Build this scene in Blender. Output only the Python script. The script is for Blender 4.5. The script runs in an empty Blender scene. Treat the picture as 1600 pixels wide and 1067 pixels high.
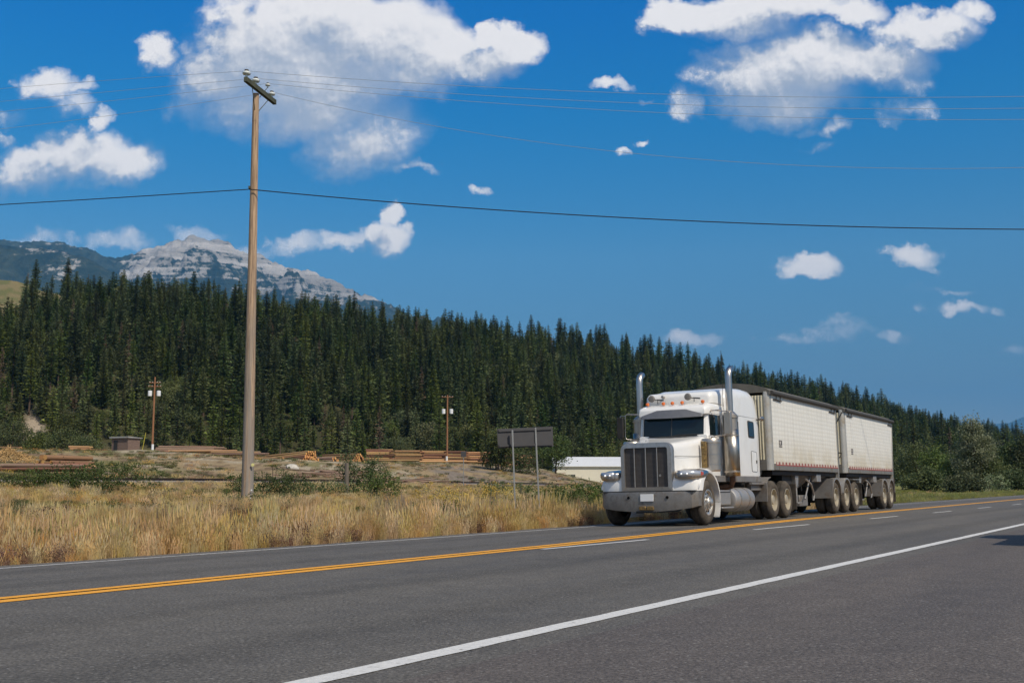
import bpy, bmesh, math, random
import numpy as np
from mathutils import Vector, Matrix, noise as mnoise
R = math.radians
PI = math.pi
scene = bpy.context.scene
COL = scene.collection

# ------------------------------------------------------------------ camera
CAM_H = 0.92
F_PX, CX, CY, PITCH = 1754.0, 800.0, 533.5, R(7.2617)
cd = bpy.data.cameras.new('camera')
cam = bpy.data.objects.new('camera', cd)
COL.objects.link(cam)
cam.location = (0, 0, CAM_H)
cam.rotation_euler = (R(90) + PITCH, 0, 0)
cd.sensor_width = 36.0
cd.lens = 36.0 * F_PX / 1600.0
cd.clip_start = 0.1
cd.clip_end = 60000
scene.camera = cam
scene.view_settings.view_transform = 'Standard'
scene.view_settings.look = 'None'
scene.view_settings.gamma = 1.0
scene.view_settings.exposure = 0.0
scene.cycles.use_denoising = True
scene.cycles.max_bounces = 6
scene.cycles.volume_bounces = 0
scene.cycles.transparent_max_bounces = 12

def at(px, py, Y):
    """world point seen at photo pixel (px,py) lying at distance Y in front of the camera"""
    x = (px - CX) / F_PX
    y = (CY - py) / F_PX
    dx, dy, dz = x, math.cos(PITCH) - y * math.sin(PITCH), math.sin(PITCH) + y * math.cos(PITCH)
    t = Y / dy
    return Vector((dx * t, Y, CAM_H + dz * t))

# ------------------------------------------------------------------ sun and sky
SKY_STOPS = [(0.0, (.62, .49, .47)), (.08, (.64, .51, .52)), (.2, (1.05, .95, 1.00)), (.32, (.30, 1.05, 1.34)), (.42, (.0, 1.02, 1.60)), (.6, (.4, 1.0, 1.3))]
SUN_AZ, SUN_EL = 140.0, 47.0
sd = bpy.data.lights.new('sun', 'SUN')
sd.energy = 4.0
sd.angle = R(0.5)
sd.color = (1.0, 0.90, 0.76)
sun = bpy.data.objects.new('sun', sd)
COL.objects.link(sun)
svec = Vector((math.sin(R(SUN_AZ)) * math.cos(R(SUN_EL)), math.cos(R(SUN_AZ)) * math.cos(R(SUN_EL)), math.sin(R(SUN_EL))))
sun.rotation_euler = svec.to_track_quat('Z', 'Y').to_euler()
sun.location = svec * 50

world = bpy.data.worlds.new('World')
scene.world = world
world.use_nodes = True
wt = world.node_tree
wt.nodes.clear()

def vmath(nt, op, a, b=None, c=None):
    n = nt.nodes.new('ShaderNodeVectorMath'); n.operation = op
    for i, v in enumerate((a, b, c)):
        if v is None: continue
        if isinstance(v, (tuple, list, Vector)): n.inputs[i].default_value = tuple(v)
        else: nt.links.new(v, n.inputs[i])
    return n.outputs['Value'] if op in ('DOT_PRODUCT', 'LENGTH') else n.outputs['Vector']

def fmath(nt, op, a, b=None, c=None, clamp=False):
    n = nt.nodes.new('ShaderNodeMath'); n.operation = op; n.use_clamp = clamp
    for i, v in enumerate((a, b, c)):
        if v is None: continue
        if isinstance(v, (int, float)): n.inputs[i].default_value = v
        else: nt.links.new(v, n.inputs[i])
    return n.outputs[0]

def maprange(nt, v, a, b, c=0.0, d=1.0, smooth=True):
    n = nt.nodes.new('ShaderNodeMapRange')
    n.interpolation_type = 'SMOOTHSTEP' if smooth else 'LINEAR'
    if isinstance(v, (int, float)): n.inputs[0].default_value = v
    else: nt.links.new(v, n.inputs[0])
    for i, q in enumerate((a, b, c, d)):
        if isinstance(q, (int, float)): n.inputs[1 + i].default_value = q
        else: nt.links.new(q, n.inputs[1 + i])
    return n.outputs[0]

def noise_node(nt, vec, scale, detail=5, rough=0.55, lac=2.0, out='Fac'):
    n = nt.nodes.new('ShaderNodeTexNoise')
    n.inputs['Scale'].default_value = scale
    n.inputs['Detail'].default_value = detail
    n.inputs['Roughness'].default_value = rough
    n.inputs['Lacunarity'].default_value = lac
    if vec is not None: nt.links.new(vec, n.inputs['Vector'])
    return n.outputs[out]

def mixcol(nt, f, a, b, blend='MIX'):
    n = nt.nodes.new('ShaderNodeMix'); n.data_type = 'RGBA'; n.blend_type = blend
    n.clamp_result = False
    if isinstance(f, (int, float)): n.inputs[0].default_value = f
    else: nt.links.new(f, n.inputs[0])
    for i, v in ((6, a), (7, b)):
        if isinstance(v, (tuple, list)): n.inputs[i].default_value = (v[0], v[1], v[2], 1)
        else: nt.links.new(v, n.inputs[i])
    return n.outputs[2]

# clouds of the real sky, each puff given as (pixel x, pixel y, half width, half height, thickness) -> direction space
PUFFS = [
 (480,110,170,75,1.05),(430,75,135,82,1.0),(560,62,155,78,1.0),(345,115,88,58,.9),(665,92,95,58,.95),(795,72,58,36,.85),(745,105,70,38,.8),(520,20,90,50,1.0),
 (470,165,180,64,.85),(560,215,100,60,.7),(600,190,65,45,.62),(290,165,45,36,.5),(640,205,30,18,.3),
 (240,84,32,30,.62),(75,125,48,27,.52),(130,126,27,11,.36),(170,172,16,22,.42),(115,155,44,20,.36),(10,178,34,20,.36),
 (125,238,95,48,.8),(50,258,66,42,.72),(205,252,58,36,.62),(8,275,34,26,.5),(5,215,17,13,.4),(130,215,45,30,.8),
 (1055,28,58,32,.95),(1150,30,115,38,.75),(1240,5,95,32,.75),(1230,115,150,50,1.0),(1185,112,95,52,.95),(1285,92,105,58,1.0),(1385,98,75,45,.85),(1440,50,85,36,.75),
 (1340,15,50,24,.65),(1510,20,36,17,.5),(1225,155,125,42,.8),(1420,132,42,22,.55),(1076,165,27,30,.65),
 (1422,170,42,19,.5),(1390,190,21,16,.42),(1306,205,31,14,.5),(1260,201,20,9,.34),(1278,228,27,7,.32),
 (958,131,40,12,.42),(1010,146,12,8,.26),(985,233,14,7,.36),(1013,219,14,7,.4),(641,255,44,10,.48),(742,287,15,8,.36),
 (612,366,38,26,0.67),(618,338,20,14,0.63),(540,376,65,18,0.39),(460,376,62,18,0.34),(400,386,50,16,0.27),(642,355,14,12,0.42),
 (1268,424,54,19,0.60),(1418,397,40,22,0.60),(1440,412,30,9,0.34),(1470,446,64,7,0.20),(1508,470,42,11,0.34),(1556,475,20,11,0.29),(1447,477,15,9,0.27),
 (1085,527,54,14,0.32),(1300,522,66,22,0.29),(1248,532,50,12,0.22),(1312,507,22,13,0.29),(1395,535,27,9,0.18),(1580,545,30,10,0.17),
 (170,374,78,17,0.25),(50,366,54,14,0.22),(310,360,55,14,0.30),
]
def dirspace(px, py):
    p = at(px, py, 1.0)
    return p.x, p.z - CAM_H

def cloud_group():
    g = bpy.data.node_groups.new('cloud_field', 'ShaderNodeTree')
    g.interface.new_socket('Vector', in_out='INPUT', socket_type='NodeSocketVector')
    g.interface.new_socket('Field', in_out='OUTPUT', socket_type='NodeSocketFloat')
    gi = g.nodes.new('NodeGroupInput'); go = g.nodes.new('NodeGroupOutput')
    p = gi.outputs[0]
    w1 = noise_node(g, p, 11.0, 3, 0.55, out='Color')
    w1 = vmath(g, 'MULTIPLY', vmath(g, 'SUBTRACT', w1, (.5, .5, .5)), (.055, .04, 0))
    w2 = noise_node(g, p, 48.0, 5, 0.6, out='Color')
    w2 = vmath(g, 'MULTIPLY', vmath(g, 'SUBTRACT', w2, (.5, .5, .5)), (.034, .028, 0))
    q = vmath(g, 'ADD', vmath(g, 'ADD', p, w1), w2)
    acc = None
    for (px, py, rx, ry, w) in PUFFS:
        u, v = dirspace(px, py)
        sx, sy = F_PX / rx / 1.24, F_PX / ry / 1.24
        d = vmath(g, 'MULTIPLY_ADD', q, (sx, sy, 0), (-u * sx, -v * sy, 0))
        dd = vmath(g, 'DOT_PRODUCT', d, d)
        f = fmath(g, 'MULTIPLY_ADD', dd, -w, w)
        if acc is None: acc = f
        else: acc = fmath(g, 'SMOOTH_MAX', acc, f, 0.12)
    n = noise_node(g, p, 24.0, 10, 0.66)
    vo = g.nodes.new('ShaderNodeTexVoronoi'); vo.feature = 'SMOOTH_F1'
    vo.inputs['Scale'].default_value = 36; vo.inputs['Smoothness'].default_value = .5
    g.links.new(q, vo.inputs['Vector'])
    f = fmath(g, 'MULTIPLY_ADD', fmath(g, 'SUBTRACT', n, 0.5), 0.72, acc)
    f = fmath(g, 'MULTIPLY_ADD', fmath(g, 'SUBTRACT', .35, vo.outputs['Distance']), 0.14, f)
    g.links.new(f, go.inputs[0])
    return g

tc = wt.nodes.new('ShaderNodeTexCoord')
dvec = tc.outputs['Generated']
sep = wt.nodes.new('ShaderNodeSeparateXYZ'); wt.links.new(dvec, sep.inputs[0])
ysafe = fmath(wt, 'MAXIMUM', sep.outputs['Y'], 0.05)
comb = wt.nodes.new('ShaderNodeCombineXYZ')
wt.links.new(fmath(wt, 'DIVIDE', sep.outputs['X'], ysafe), comb.inputs[0])
wt.links.new(fmath(wt, 'DIVIDE', sep.outputs['Z'], ysafe), comb.inputs[1])
cg = cloud_group()
g1 = wt.nodes.new('ShaderNodeGroup'); g1.node_tree = cg
wt.links.new(comb.outputs[0], g1.inputs[0])
g2 = wt.nodes.new('ShaderNodeGroup'); g2.node_tree = cg
wt.links.new(vmath(wt, 'ADD', comb.outputs[0], (0.013, 0.030, 0)), g2.inputs[0])
F1, F2 = g1.outputs[0], g2.outputs[0]
fa = noise_node(wt, comb.outputs[0], 52.0, 6, .62)
fb = noise_node(wt, vmath(wt, 'ADD', comb.outputs[0], (.0025, .0045, 0)), 52.0, 6, .62)
dif = fmath(wt, 'MULTIPLY_ADD', fmath(wt, 'SUBTRACT', fa, fb), 1.1, fmath(wt, 'SUBTRACT', F1, F2))
lit = maprange(wt, dif, -0.22, 0.72)
front = maprange(wt, sep.outputs['Y'], 0.15, 0.4)
hi = fmath(wt, 'MULTIPLY_ADD', lit, -0.50, 0.98)     # soft undersides, crisp sunlit edges
alpha = maprange(wt, F1, 0.02, hi)
dens = maprange(wt, F1, 0.0, 0.85)
alpha = fmath(wt, 'MULTIPLY', fmath(wt, 'MULTIPLY', alpha, front), 0.97)
sky = wt.nodes.new('ShaderNodeTexSky')
sky.sky_type = 'NISHITA'
sky.sun_disc = False
sky.sun_elevation = R(SUN_EL)
sky.sun_rotation = R(SUN_AZ)
sky.altitude = 900
sky.air_density = 1.0
sky.dust_density = 0.3
sky.ozone_density = 3.0
hs = wt.nodes.new('ShaderNodeHueSaturation')
hs.inputs['Hue'].default_value = 0.485
hs.inputs['Saturation'].default_value = 1.35
hs.inputs['Value'].default_value = 0.92
wt.links.new(sky.outputs[0], hs.inputs['Color'])
SKY_STR = 0.1
def ramp3(v, stops):
    n = wt.nodes.new('ShaderNodeValToRGB'); e = n.color_ramp.elements
    while len(e) < len(stops): e.new(.5)
    for k, (p, c) in enumerate(stops): e[k].position = p; e[k].color = (*c, 1)
    wt.links.new(v, n.inputs[0]); return n.outputs[0]
skyfac = ramp3(sep.outputs['Z'], SKY_STOPS)
sky_out = mixcol(wt, 1.0, hs.outputs[0], skyfac, 'MULTIPLY')
# unseen cumulus added behind and beside the camera to whiten reflections and ambient light
up_ = fmath(wt, 'MAXIMUM', sep.outputs['Z'], .04)
cb2 = wt.nodes.new('ShaderNodeCombineXYZ')
wt.links.new(fmath(wt, 'DIVIDE', sep.outputs['X'], up_), cb2.inputs[0]); wt.links.new(fmath(wt, 'DIVIDE', sep.outputs['Y'], up_), cb2.inputs[1])
cn = noise_node(wt, cb2.outputs[0], .55, 6, .6)
cback = fmath(wt, 'MULTIPLY', maprange(wt, cn, .42, .60), fmath(wt, 'MULTIPLY', maprange(wt, sep.outputs['Y'], .35, -.05), maprange(wt, sep.outputs['Z'], .0, .08)))
sky_out = mixcol(wt, cback, sky_out, (7.5, 7.4, 7.3))
shade = mixcol(wt, lit, (3.8, 4.5, 5.7), (9.8, 9.5, 9.4))
low = maprange(wt, sep.outputs['Z'], 0.06, 0.30)
shade = mixcol(wt, low, mixcol(wt, 0.45, shade, (4.4, 4.3, 5.0)), shade)
shade = mixcol(wt, maprange(wt, dens, .3, 1.0, .0, .12), shade, (8.2, 8.1, 8.2))
skyc = mixcol(wt, alpha, sky_out, shade)
bg = wt.nodes.new('ShaderNodeBackground')
bg.inputs['Strength'].default_value = SKY_STR
wt.links.new(skyc, bg.inputs['Color'])
wo = wt.nodes.new('ShaderNodeOutputWorld')
wt.links.new(bg.outputs[0], wo.inputs['Surface'])
world.cycles.sampling_method = 'MANUAL'
world.cycles.sample_map_resolution = 512

# ------------------------------------------------------------------ helpers
def tag(o, label=None, cat=None, group=None, kind=None):
    if label: o['label'] = label
    if cat: o['category'] = cat
    if group: o['group'] = group
    if kind: o['kind'] = kind
    return o

def empty(name, loc=(0, 0, 0), rot=(0, 0, 0), **k):
    o = bpy.data.objects.new(name, None)
    COL.objects.link(o)
    o.location = loc; o.rotation_euler = rot
    o.empty_display_size = 0.2
    return tag(o, **k)

class MB:
    def __init__(s): s.v = []; s.f = []; s.mi = []; s.cur = 0
    def add(s, vs, fs):
        n = len(s.v); s.v += [tuple(p) for p in vs]; s.f += [tuple(i + n for i in f) for f in fs]; s.mi += [s.cur] * len(fs); return s
    def use(s, k): s.cur = k; return s
    def hexa(s, p):
        return s.add(p, [(0, 3, 2, 1), (4, 5, 6, 7), (0, 1, 5, 4), (1, 2, 6, 5), (2, 3, 7, 6), (3, 0, 4, 7)])
    def box(s, x0, x1, y0, y1, z0, z1):
        return s.hexa([(x0, y0, z0), (x1, y0, z0), (x1, y1, z0), (x0, y1, z0), (x0, y0, z1), (x1, y0, z1), (x1, y1, z1), (x0, y1, z1)])
    def loft(s, rings, closed=True, cap=True):
        n = len(rings[0]); vs = [p for r in rings for p in r]; fs = []
        for i in range(len(rings) - 1):
            for j in range(n if closed else n - 1):
                k = (j + 1) % n
                fs.append((i * n + j, i * n + k, (i + 1) * n + k, (i + 1) * n + j))
        if cap and closed:
            fs.append(tuple(range(n))[::-1]); fs.append(tuple((len(rings) - 1) * n + j for j in range(n)))
        return s.add(vs, fs)
    def tube(s, path, r, n=12, cap=True):
        path = [Vector(p) for p in path]
        rs = r if isinstance(r, (list, tuple)) else [r] * len(path)
        rings = []; ref = None
        for i, p in enumerate(path):
            a = path[max(i - 1, 0)]; b = path[min(i + 1, len(path) - 1)]
            d = (b - a).normalized()
            if ref is None:
                ref = Vector((0, 0, 1)) if abs(d.z) < .9 else Vector((1, 0, 0))
            u = (ref - d * ref.dot(d)).normalized(); ref = u
            w = d.cross(u)
            rings.append([p + (u * math.cos(2 * PI * k / n) + w * math.sin(2 * PI * k / n)) * rs[i] for k in range(n)])
        return s.loft(rings, True, cap)
    def lathe(s, prof, c, axis='y', n=28, cap=False):
        """prof: (radius, along)"""
        rings = []
        for (r, a) in prof:
            ring = []
            for k in range(n):
                q = 2 * PI * k / n; ca, sa = r * math.cos(q), r * math.sin(q)
                if axis == 'y': ring.append((c[0] + ca, c[1] + a, c[2] + sa))
                elif axis == 'x': ring.append((c[0] + a, c[1] + ca, c[2] + sa))
                else: ring.append((c[0] + ca, c[1] + sa, c[2] + a))
            rings.append(ring)
        return s.loft(rings, True, cap)
    def prism(s, poly, y0, y1, axis='y'):
        def P(a, b, c):
            return (a, c, b) if axis == 'y' else ((c, a, b) if axis == 'x' else (a, b, c))
        return s.loft([[P(a, b, y0) for a, b in poly], [P(a, b, y1) for a, b in poly]])
    def build(s, name, mat, parent=None, smooth=35, bevel=0.0, segs=2, **k):
        me = bpy.data.meshes.new(name)
        me.from_pydata(s.v, [], s.f)
        if isinstance(mat, (list, tuple)):
            for q in mat: me.materials.append(q)
            me.polygons.foreach_set('material_index', s.mi); mat = None
        me.validate()
        bm = bmesh.new(); bm.from_mesh(me)
        bmesh.ops.remove_doubles(bm, verts=bm.verts, dist=1e-5)
        bmesh.ops.recalc_face_normals(bm, faces=bm.faces)
        bm.to_mesh(me); bm.free()
        if smooth:
            me.shade_smooth(); me.set_sharp_from_angle(angle=R(smooth))
        o = bpy.data.objects.new(name, me)
        COL.objects.link(o)
        if mat: me.materials.append(mat)
        if parent: o.parent = parent
        if bevel:
            b = o.modifiers.new('bevel', 'BEVEL'); b.width = bevel; b.segments = segs; b.limit_method = 'ANGLE'; b.angle_limit = R(40)
            b.harden_normals = False
        return tag(o, **k)

def rounded(poly, r, n=4):
    """round the corners of a 2D polygon; r may be a list"""
    out = []; m = len(poly)
    for i in range(m):
        p = Vector(poly[i]); a = Vector(poly[i - 1]); b = Vector(poly[(i + 1) % m])
        rr = r[i] if isinstance(r, (list, tuple)) else r
        da = (a - p); db = (b - p)
        rr = min(rr, da.length * .49, db.length * .49)
        if rr < 1e-4: out.append(tuple(p)); continue
        p0 = p + da.normalized() * rr; p1 = p + db.normalized() * rr
        for k in range(n + 1):
            t = k / n
            out.append(tuple(p0 * (1 - t) ** 2 + p * 2 * t * (1 - t) + p1 * t * t))
    return out

def np_mesh(name, V, Fq, mat, smooth=True):
    me = bpy.data.meshes.new(name)
    V = np.asarray(V, dtype=np.float32); Fq = np.asarray(Fq, dtype=np.int32)
    me.vertices.add(len(V)); me.vertices.foreach_set('co', V.ravel())
    k = Fq.shape[1]
    me.loops.add(Fq.size); me.loops.foreach_set('vertex_index', Fq.ravel())
    me.polygons.add(len(Fq)); me.polygons.foreach_set('loop_start', np.arange(0, Fq.size, k, dtype=np.int32))
    me.update(calc_edges=True); me.validate()
    if smooth: me.shade_smooth()
    if mat: me.materials.append(mat)
    return me

def link(name, me, parent=None, **k):
    o = bpy.data.objects.new(name, me); COL.objects.link(o)
    if parent: o.parent = parent
    return tag(o, **k)

def copy_tree(o, parent=None):
    c = o.copy(); COL.objects.link(c); c.parent = parent
    if parent: c.matrix_parent_inverse = o.matrix_parent_inverse
    for ch in list(o.children): copy_tree(ch, c)
    return c

# value noise in numpy
_rng = np.random.RandomState(7)
_T = _rng.rand(256, 256)
def vnoise(x, y):
    xi = np.floor(x).astype(int); yi = np.floor(y).astype(int)
    fx = x - xi; fy = y - yi
    fx = fx * fx * (3 - 2 * fx); fy = fy * fy * (3 - 2 * fy)
    a = _T[xi & 255, yi & 255]; b = _T[(xi + 1) & 255, yi & 255]
    c = _T[xi & 255, (yi + 1) & 255]; d = _T[(xi + 1) & 255, (yi + 1) & 255]
    return (a * (1 - fx) + b * fx) * (1 - fy) + (c * (1 - fx) + d * fx) * fy
def fbm(x, y, s=1.0, o=4, g=.5):
    x = np.asarray(x, float) / s; y = np.asarray(y, float) / s; t = 0; a = 1; n = 0
    for i in range(o):
        t = t + a * vnoise(x + 17.3 * i, y + 5.1 * i); n += a; a *= g; x = x * 2.03; y = y * 2.03
    return t / n
def sstep(a, b, x):
    t = np.clip((np.asarray(x, float) - a) / (b - a), 0, 1); return t * t * (3 - 2 * t)

# ------------------------------------------------------------------ materials
def mat(name, col=(.5, .5, .5), rough=.6, metal=0.0, spec=.5, var=0.0, vscale=8.0, dirt=None, dscale=3.0, dlo=.45, dhi=.75, bump=0.0, bscale=60.0, coat=0.0, emit=None, estr=0.0, coord='Object', rnd=0.0, stretch=None, detail=6):
    m = bpy.data.materials.new(name); m.use_nodes = True
    nt = m.node_tree; b = nt.nodes['Principled BSDF']
    b.inputs['Roughness'].default_value = rough; b.inputs['Metallic'].default_value = metal
    b.inputs['Specular IOR Level'].default_value = spec
    b.inputs['Coat Weight'].default_value = coat
    t = nt.nodes.new('ShaderNodeTexCoord')
    if coord == 'World':
        gg = nt.nodes.new('ShaderNodeNewGeometry'); vec = gg.outputs['Position']
    else: vec = t.outputs[coord]
    if stretch: vec = vmath(nt, 'MULTIPLY', vec, stretch)
    c = None
    if var:
        n = noise_node(nt, vec, vscale, detail, .6)
        k = maprange(nt, n, .3, .7, 1 - var, 1 + var, False)
        c = mixcol(nt, 1.0, col, (0, 0, 0))
        cm = nt.nodes.new('ShaderNodeVectorMath'); cm.operation = 'SCALE'
        cm.inputs[0].default_value = col; nt.links.new(k, cm.inputs['Scale']); c = cm.outputs[0]
    if dirt:
        n = noise_node(nt, vec, dscale, 8, .65)
        f = maprange(nt, n, dlo, dhi)
        c = mixcol(nt, f, c if c is not None else col, dirt)
        rr = maprange(nt, f, 0, 1, rough, min(1, rough + .35)); nt.links.new(rr, b.inputs['Roughness'])
    if rnd:
        oi = nt.nodes.new('ShaderNodeObjectInfo')
        h = nt.nodes.new('ShaderNodeHueSaturation')
        nt.links.new(maprange(nt, oi.outputs['Random'], 0, 1, 1 - rnd, 1 + rnd, False), h.inputs['Value'])
        r2 = fmath(nt, 'FRACT', fmath(nt, 'MULTIPLY', oi.outputs['Random'], 37.7))
        nt.links.new(maprange(nt, r2, 0, 1, .5 - rnd * .06, .5 + rnd * .035, False), h.inputs['Hue'])
        if c is None: h.inputs['Color'].default_value = (*col, 1)
        else: nt.links.new(c, h.inputs['Color'])
        c = h.outputs[0]
    if c is None: b.inputs['Base Color'].default_value = (*col, 1)
    else: nt.links.new(c, b.inputs['Base Color'])
    if bump:
        n = noise_node(nt, vec, bscale, 5, .6)
        bn = nt.nodes.new('ShaderNodeBump'); bn.inputs['Strength'].default_value = bump; bn.inputs['Distance'].default_value = .02
        nt.links.new(n, bn.inputs['Height']); nt.links.new(bn.outputs[0], b.inputs['Normal'])
    if emit:
        b.inputs['Emission Color'].default_value = (*emit, 1); b.inputs['Emission Strength'].default_value = estr
    return m

def leaf_mat(name, col, col2, rnd=.35, trans=.25, scale=.35, rough=.6):
    m = mat(name, col, rough, rnd=0)
    nt = m.node_tree; b = nt.nodes['Principled BSDF']
    gg = nt.nodes.new('ShaderNodeNewGeometry')
    n = noise_node(nt, gg.outputs['Position'], scale, 4, .65)
    c = mixcol(nt, maprange(nt, n, .35, .65), col, col2)
    oi = nt.nodes.new('ShaderNodeObjectInfo')
    h = nt.nodes.new('ShaderNodeHueSaturation')
    nt.links.new(maprange(nt, oi.outputs['Random'], 0, 1, 1 - rnd, 1 + rnd, False), h.inputs['Value'])
    r2 = fmath(nt, 'FRACT', fmath(nt, 'MULTIPLY', oi.outputs['Random'], 37.7))
    nt.links.new(maprange(nt, r2, 0, 1, .47, .515, False), h.inputs['Hue'])
    nt.links.new(maprange(nt, fmath(nt, 'FRACT', fmath(nt, 'MULTIPLY', oi.outputs['Random'], 11.3)), 0, 1, .75, 1.1, False), h.inputs['Saturation'])
    nt.links.new(c, h.inputs['Color'])
    c = h.outputs[0]
    nt.links.new(c, b.inputs['Base Color'])
    b.inputs['Specular IOR Level'].default_value = .25
    tr = nt.nodes.new('ShaderNodeBsdfTranslucent'); nt.links.new(c, tr.inputs['Color'])
    mx = nt.nodes.new('ShaderNodeMixShader'); mx.inputs[0].default_value = trans
    out = nt.nodes['Material Output']
    nt.links.new(b.outputs[0], mx.inputs[1]); nt.links.new(tr.outputs[0], mx.inputs[2]); nt.links.new(mx.outputs[0], out.inputs['Surface'])
    return m
# ================================================================== road frame
RA = R(31.4)
RD = np.array([math.sin(RA), math.cos(RA)]); RN = np.array([-math.cos(RA), math.sin(RA)])
def uv(x, y): return x * RD[0] + y * RD[1], x * RN[0] + y * RN[1]
def xy(u, v): return u * RD[0] + v * RN[0], u * RD[1] + v * RN[1]
def v_yel(u): return np.interp(u, [-60, 4, 15, 30, 78, 260], [8.2, 8.3, 8.5, 9.25, 10.02, 11.2])
def v_far(u): return np.interp(u, [-60, 8, 25, 78, 260], [12.35, 12.42, 12.5, 13.6, 15.2])
def v_edge(u): return np.interp(u, [-60, 8, 20, 50, 110, 260], [12.75, 12.95, 13.05, 14.1, 15.3, 17.0])
def z_road(u, v): return -0.02 * np.maximum(0, v - v_yel(u))

# terrain columns: photo column -> (distance, height) knots
COLS = {
 -900: [(20,.0),(60,.8),(78,1.25),(110,2.0),(200,6.8),(280,8.5),(600,105),(900,80),(1600,60)],
 0:    [(20,.0),(30,.1),(60,.8),(72,1.0),(86,1.0),(100,1.9),(116,2.9),(160,5.2),(195,6.9),(260,7.6),(290,9),(430,62),(600,108),(750,90),(1600,60)],
 100:  [(20,.0),(30,.1),(60,.8),(78,1.0),(92,1.0),(110,2.1),(125,3.2),(165,5.6),(195,7.0),(260,7.6),(290,9),(600,101),(750,90),(1600,60)],
 300:  [(20,.0),(37,.1),(70,.8),(90,1.0),(106,1.0),(125,2.2),(150,3.9),(185,6.0),(200,6.4),(260,7.4),(290,8.5),(600,95),(750,80),(1600,60)],
 460:  [(20,.0),(37,.1),(80,.7),(102,1.0),(120,1.0),(130,2.4),(160,4.0),(185,5.0),(210,5.6),(260,7.0),(300,8),(610,88),(750,75),(1600,60)],
 600:  [(20,.0),(40,.1),(90,.6),(122,.95),(138,.95),(150,1.9),(185,3.9),(212,5.2),(260,6.6),(310,8),(620,83),(760,70),(1600,60)],
 720:  [(20,-.1),(45,.0),(100,.5),(144,.85),(162,.85),(175,2.0),(200,4.0),(222,5.3),(280,6.0),(330,8),(650,84),(780,70),(1600,60)],
 850:  [(20,-.1),(60,-.1),(120,.4),(170,.75),(188,.75),(200,2.0),(225,3.6),(240,4.0),(300,5.0),(360,8),(680,84),(800,70),(1600,60)],
 930:  [(20,-.1),(70,-.1),(140,.4),(196,.8),(215,.8),(235,1.2),(270,1.5),(330,3.0),(380,7),(700,82),(820,66),(1600,60)],
 1150: [(20,-.1),(80,-.3),(160,.2),(240,.5),(330,1.2),(420,5),(800,73),(950,62),(1800,50)],
 1300: [(20,-.1),(80,-.3),(160,.0),(300,.8),(400,3),(900,64),(1050,55),(1800,50)],
 1400: [(20,-.1),(80,-.35),(160,.0),(350,.8),(420,2),(1000,56),(1150,50),(1900,40)],
 1500: [(20,-.1),(80,-.35),(160,.0),(400,.8),(480,2),(1150,48),(1300,45),(2000,30)],
 1600: [(20,-.1),(100,-.4),(160,.0),(500,1.5),(1300,38),(1500,30),(2200,20)],
 1900: [(20,-.1),(100,-.4),(200,.0),(600,2),(1500,20),(2200,10)],
 2600: [(20,-.1),(100,-.4),(200,.0),(600,2),(1500,8),(2200,5)],
}
_ck = np.array(sorted(COLS)); _cv = [COLS[k] for k in sorted(COLS)]
def terrain(x, y, rough=True):
    x = np.atleast_1d(np.asarray(x, float)); y = np.atleast_1d(np.asarray(y, float))
    u, v = uv(x, y)
    Z = np.maximum(y, 5.0); px = 800 + 1754 * x / Z
    px = np.clip(px, _ck[0], _ck[-1] - 1e-3)
    lz = np.log(Z)
    prof = np.stack([np.interp(lz, [math.log(a) for a, _ in c], [b for _, b in c]) for c in _cv])
    i = np.clip(np.searchsorted(_ck, px, side='right') - 1, 0, len(_ck) - 2)
    t = (px - _ck[i]) / (_ck[i + 1] - _ck[i])
    ar = np.arange(len(x))
    z = prof[i, ar] * (1 - t) + prof[i + 1, ar] * t
    z = np.where(y < 5, .0, z)
    if rough:
        z = z + (fbm(x, y, 6, 3) - .5) * .35 * sstep(25, 70, y) * (1 - sstep(250, 320, y) * .0)
        hillw = sstep(285, 420, y)
        z = z + (fbm(x, y, 90, 4) - .5) * 16 * hillw
        # dirt mounds in the mill yard
        z = z + (fbm(x, y, 9, 4) - .5) * 1.3 * sstep(108, 130, y) * (1 - sstep(185, 200, y))
    ve = v_edge(u)
    road = z_road(u, np.minimum(v, ve)) - 0.05 - .10 * sstep(.1, .8, ve - v)
    ditch = np.where(v < ve + .35, road, road - .18 * sstep(.3, 1.6, v - ve))
    w = sstep(2.0, 13.0, v - ve)
    z = ditch * (1 - w) + z * w
    z = np.where(v < -11.5, -.06 - .25 * sstep(-11.5, -16, v), z)
    return z
def tz(x, y): return float(terrain(x, y)[0])

# ---- terrain sheet (polar grid: fine near, coarse far)
na, nr = 620, 400
ang = np.radians(np.concatenate([np.linspace(-100, -32, 60, endpoint=False), np.linspace(-32, 32, na - 120, endpoint=False), np.linspace(32, 100, 60)]))
rad = np.concatenate([[0.5], np.geomspace(6, 2300, nr - 1)])
A, Rr = np.meshgrid(ang, rad)
TX, TY = (np.sin(A) * Rr).ravel(), (np.cos(A) * Rr).ravel()
TZ = terrain(TX, TY)
ii = np.arange(nr - 1)[:, None] * len(ang) + np.arange(len(ang) - 1)[None, :]
ii = ii.ravel()
FQ = np.stack([ii, ii + 1, ii + len(ang) + 1, ii + len(ang)], 1)

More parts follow.
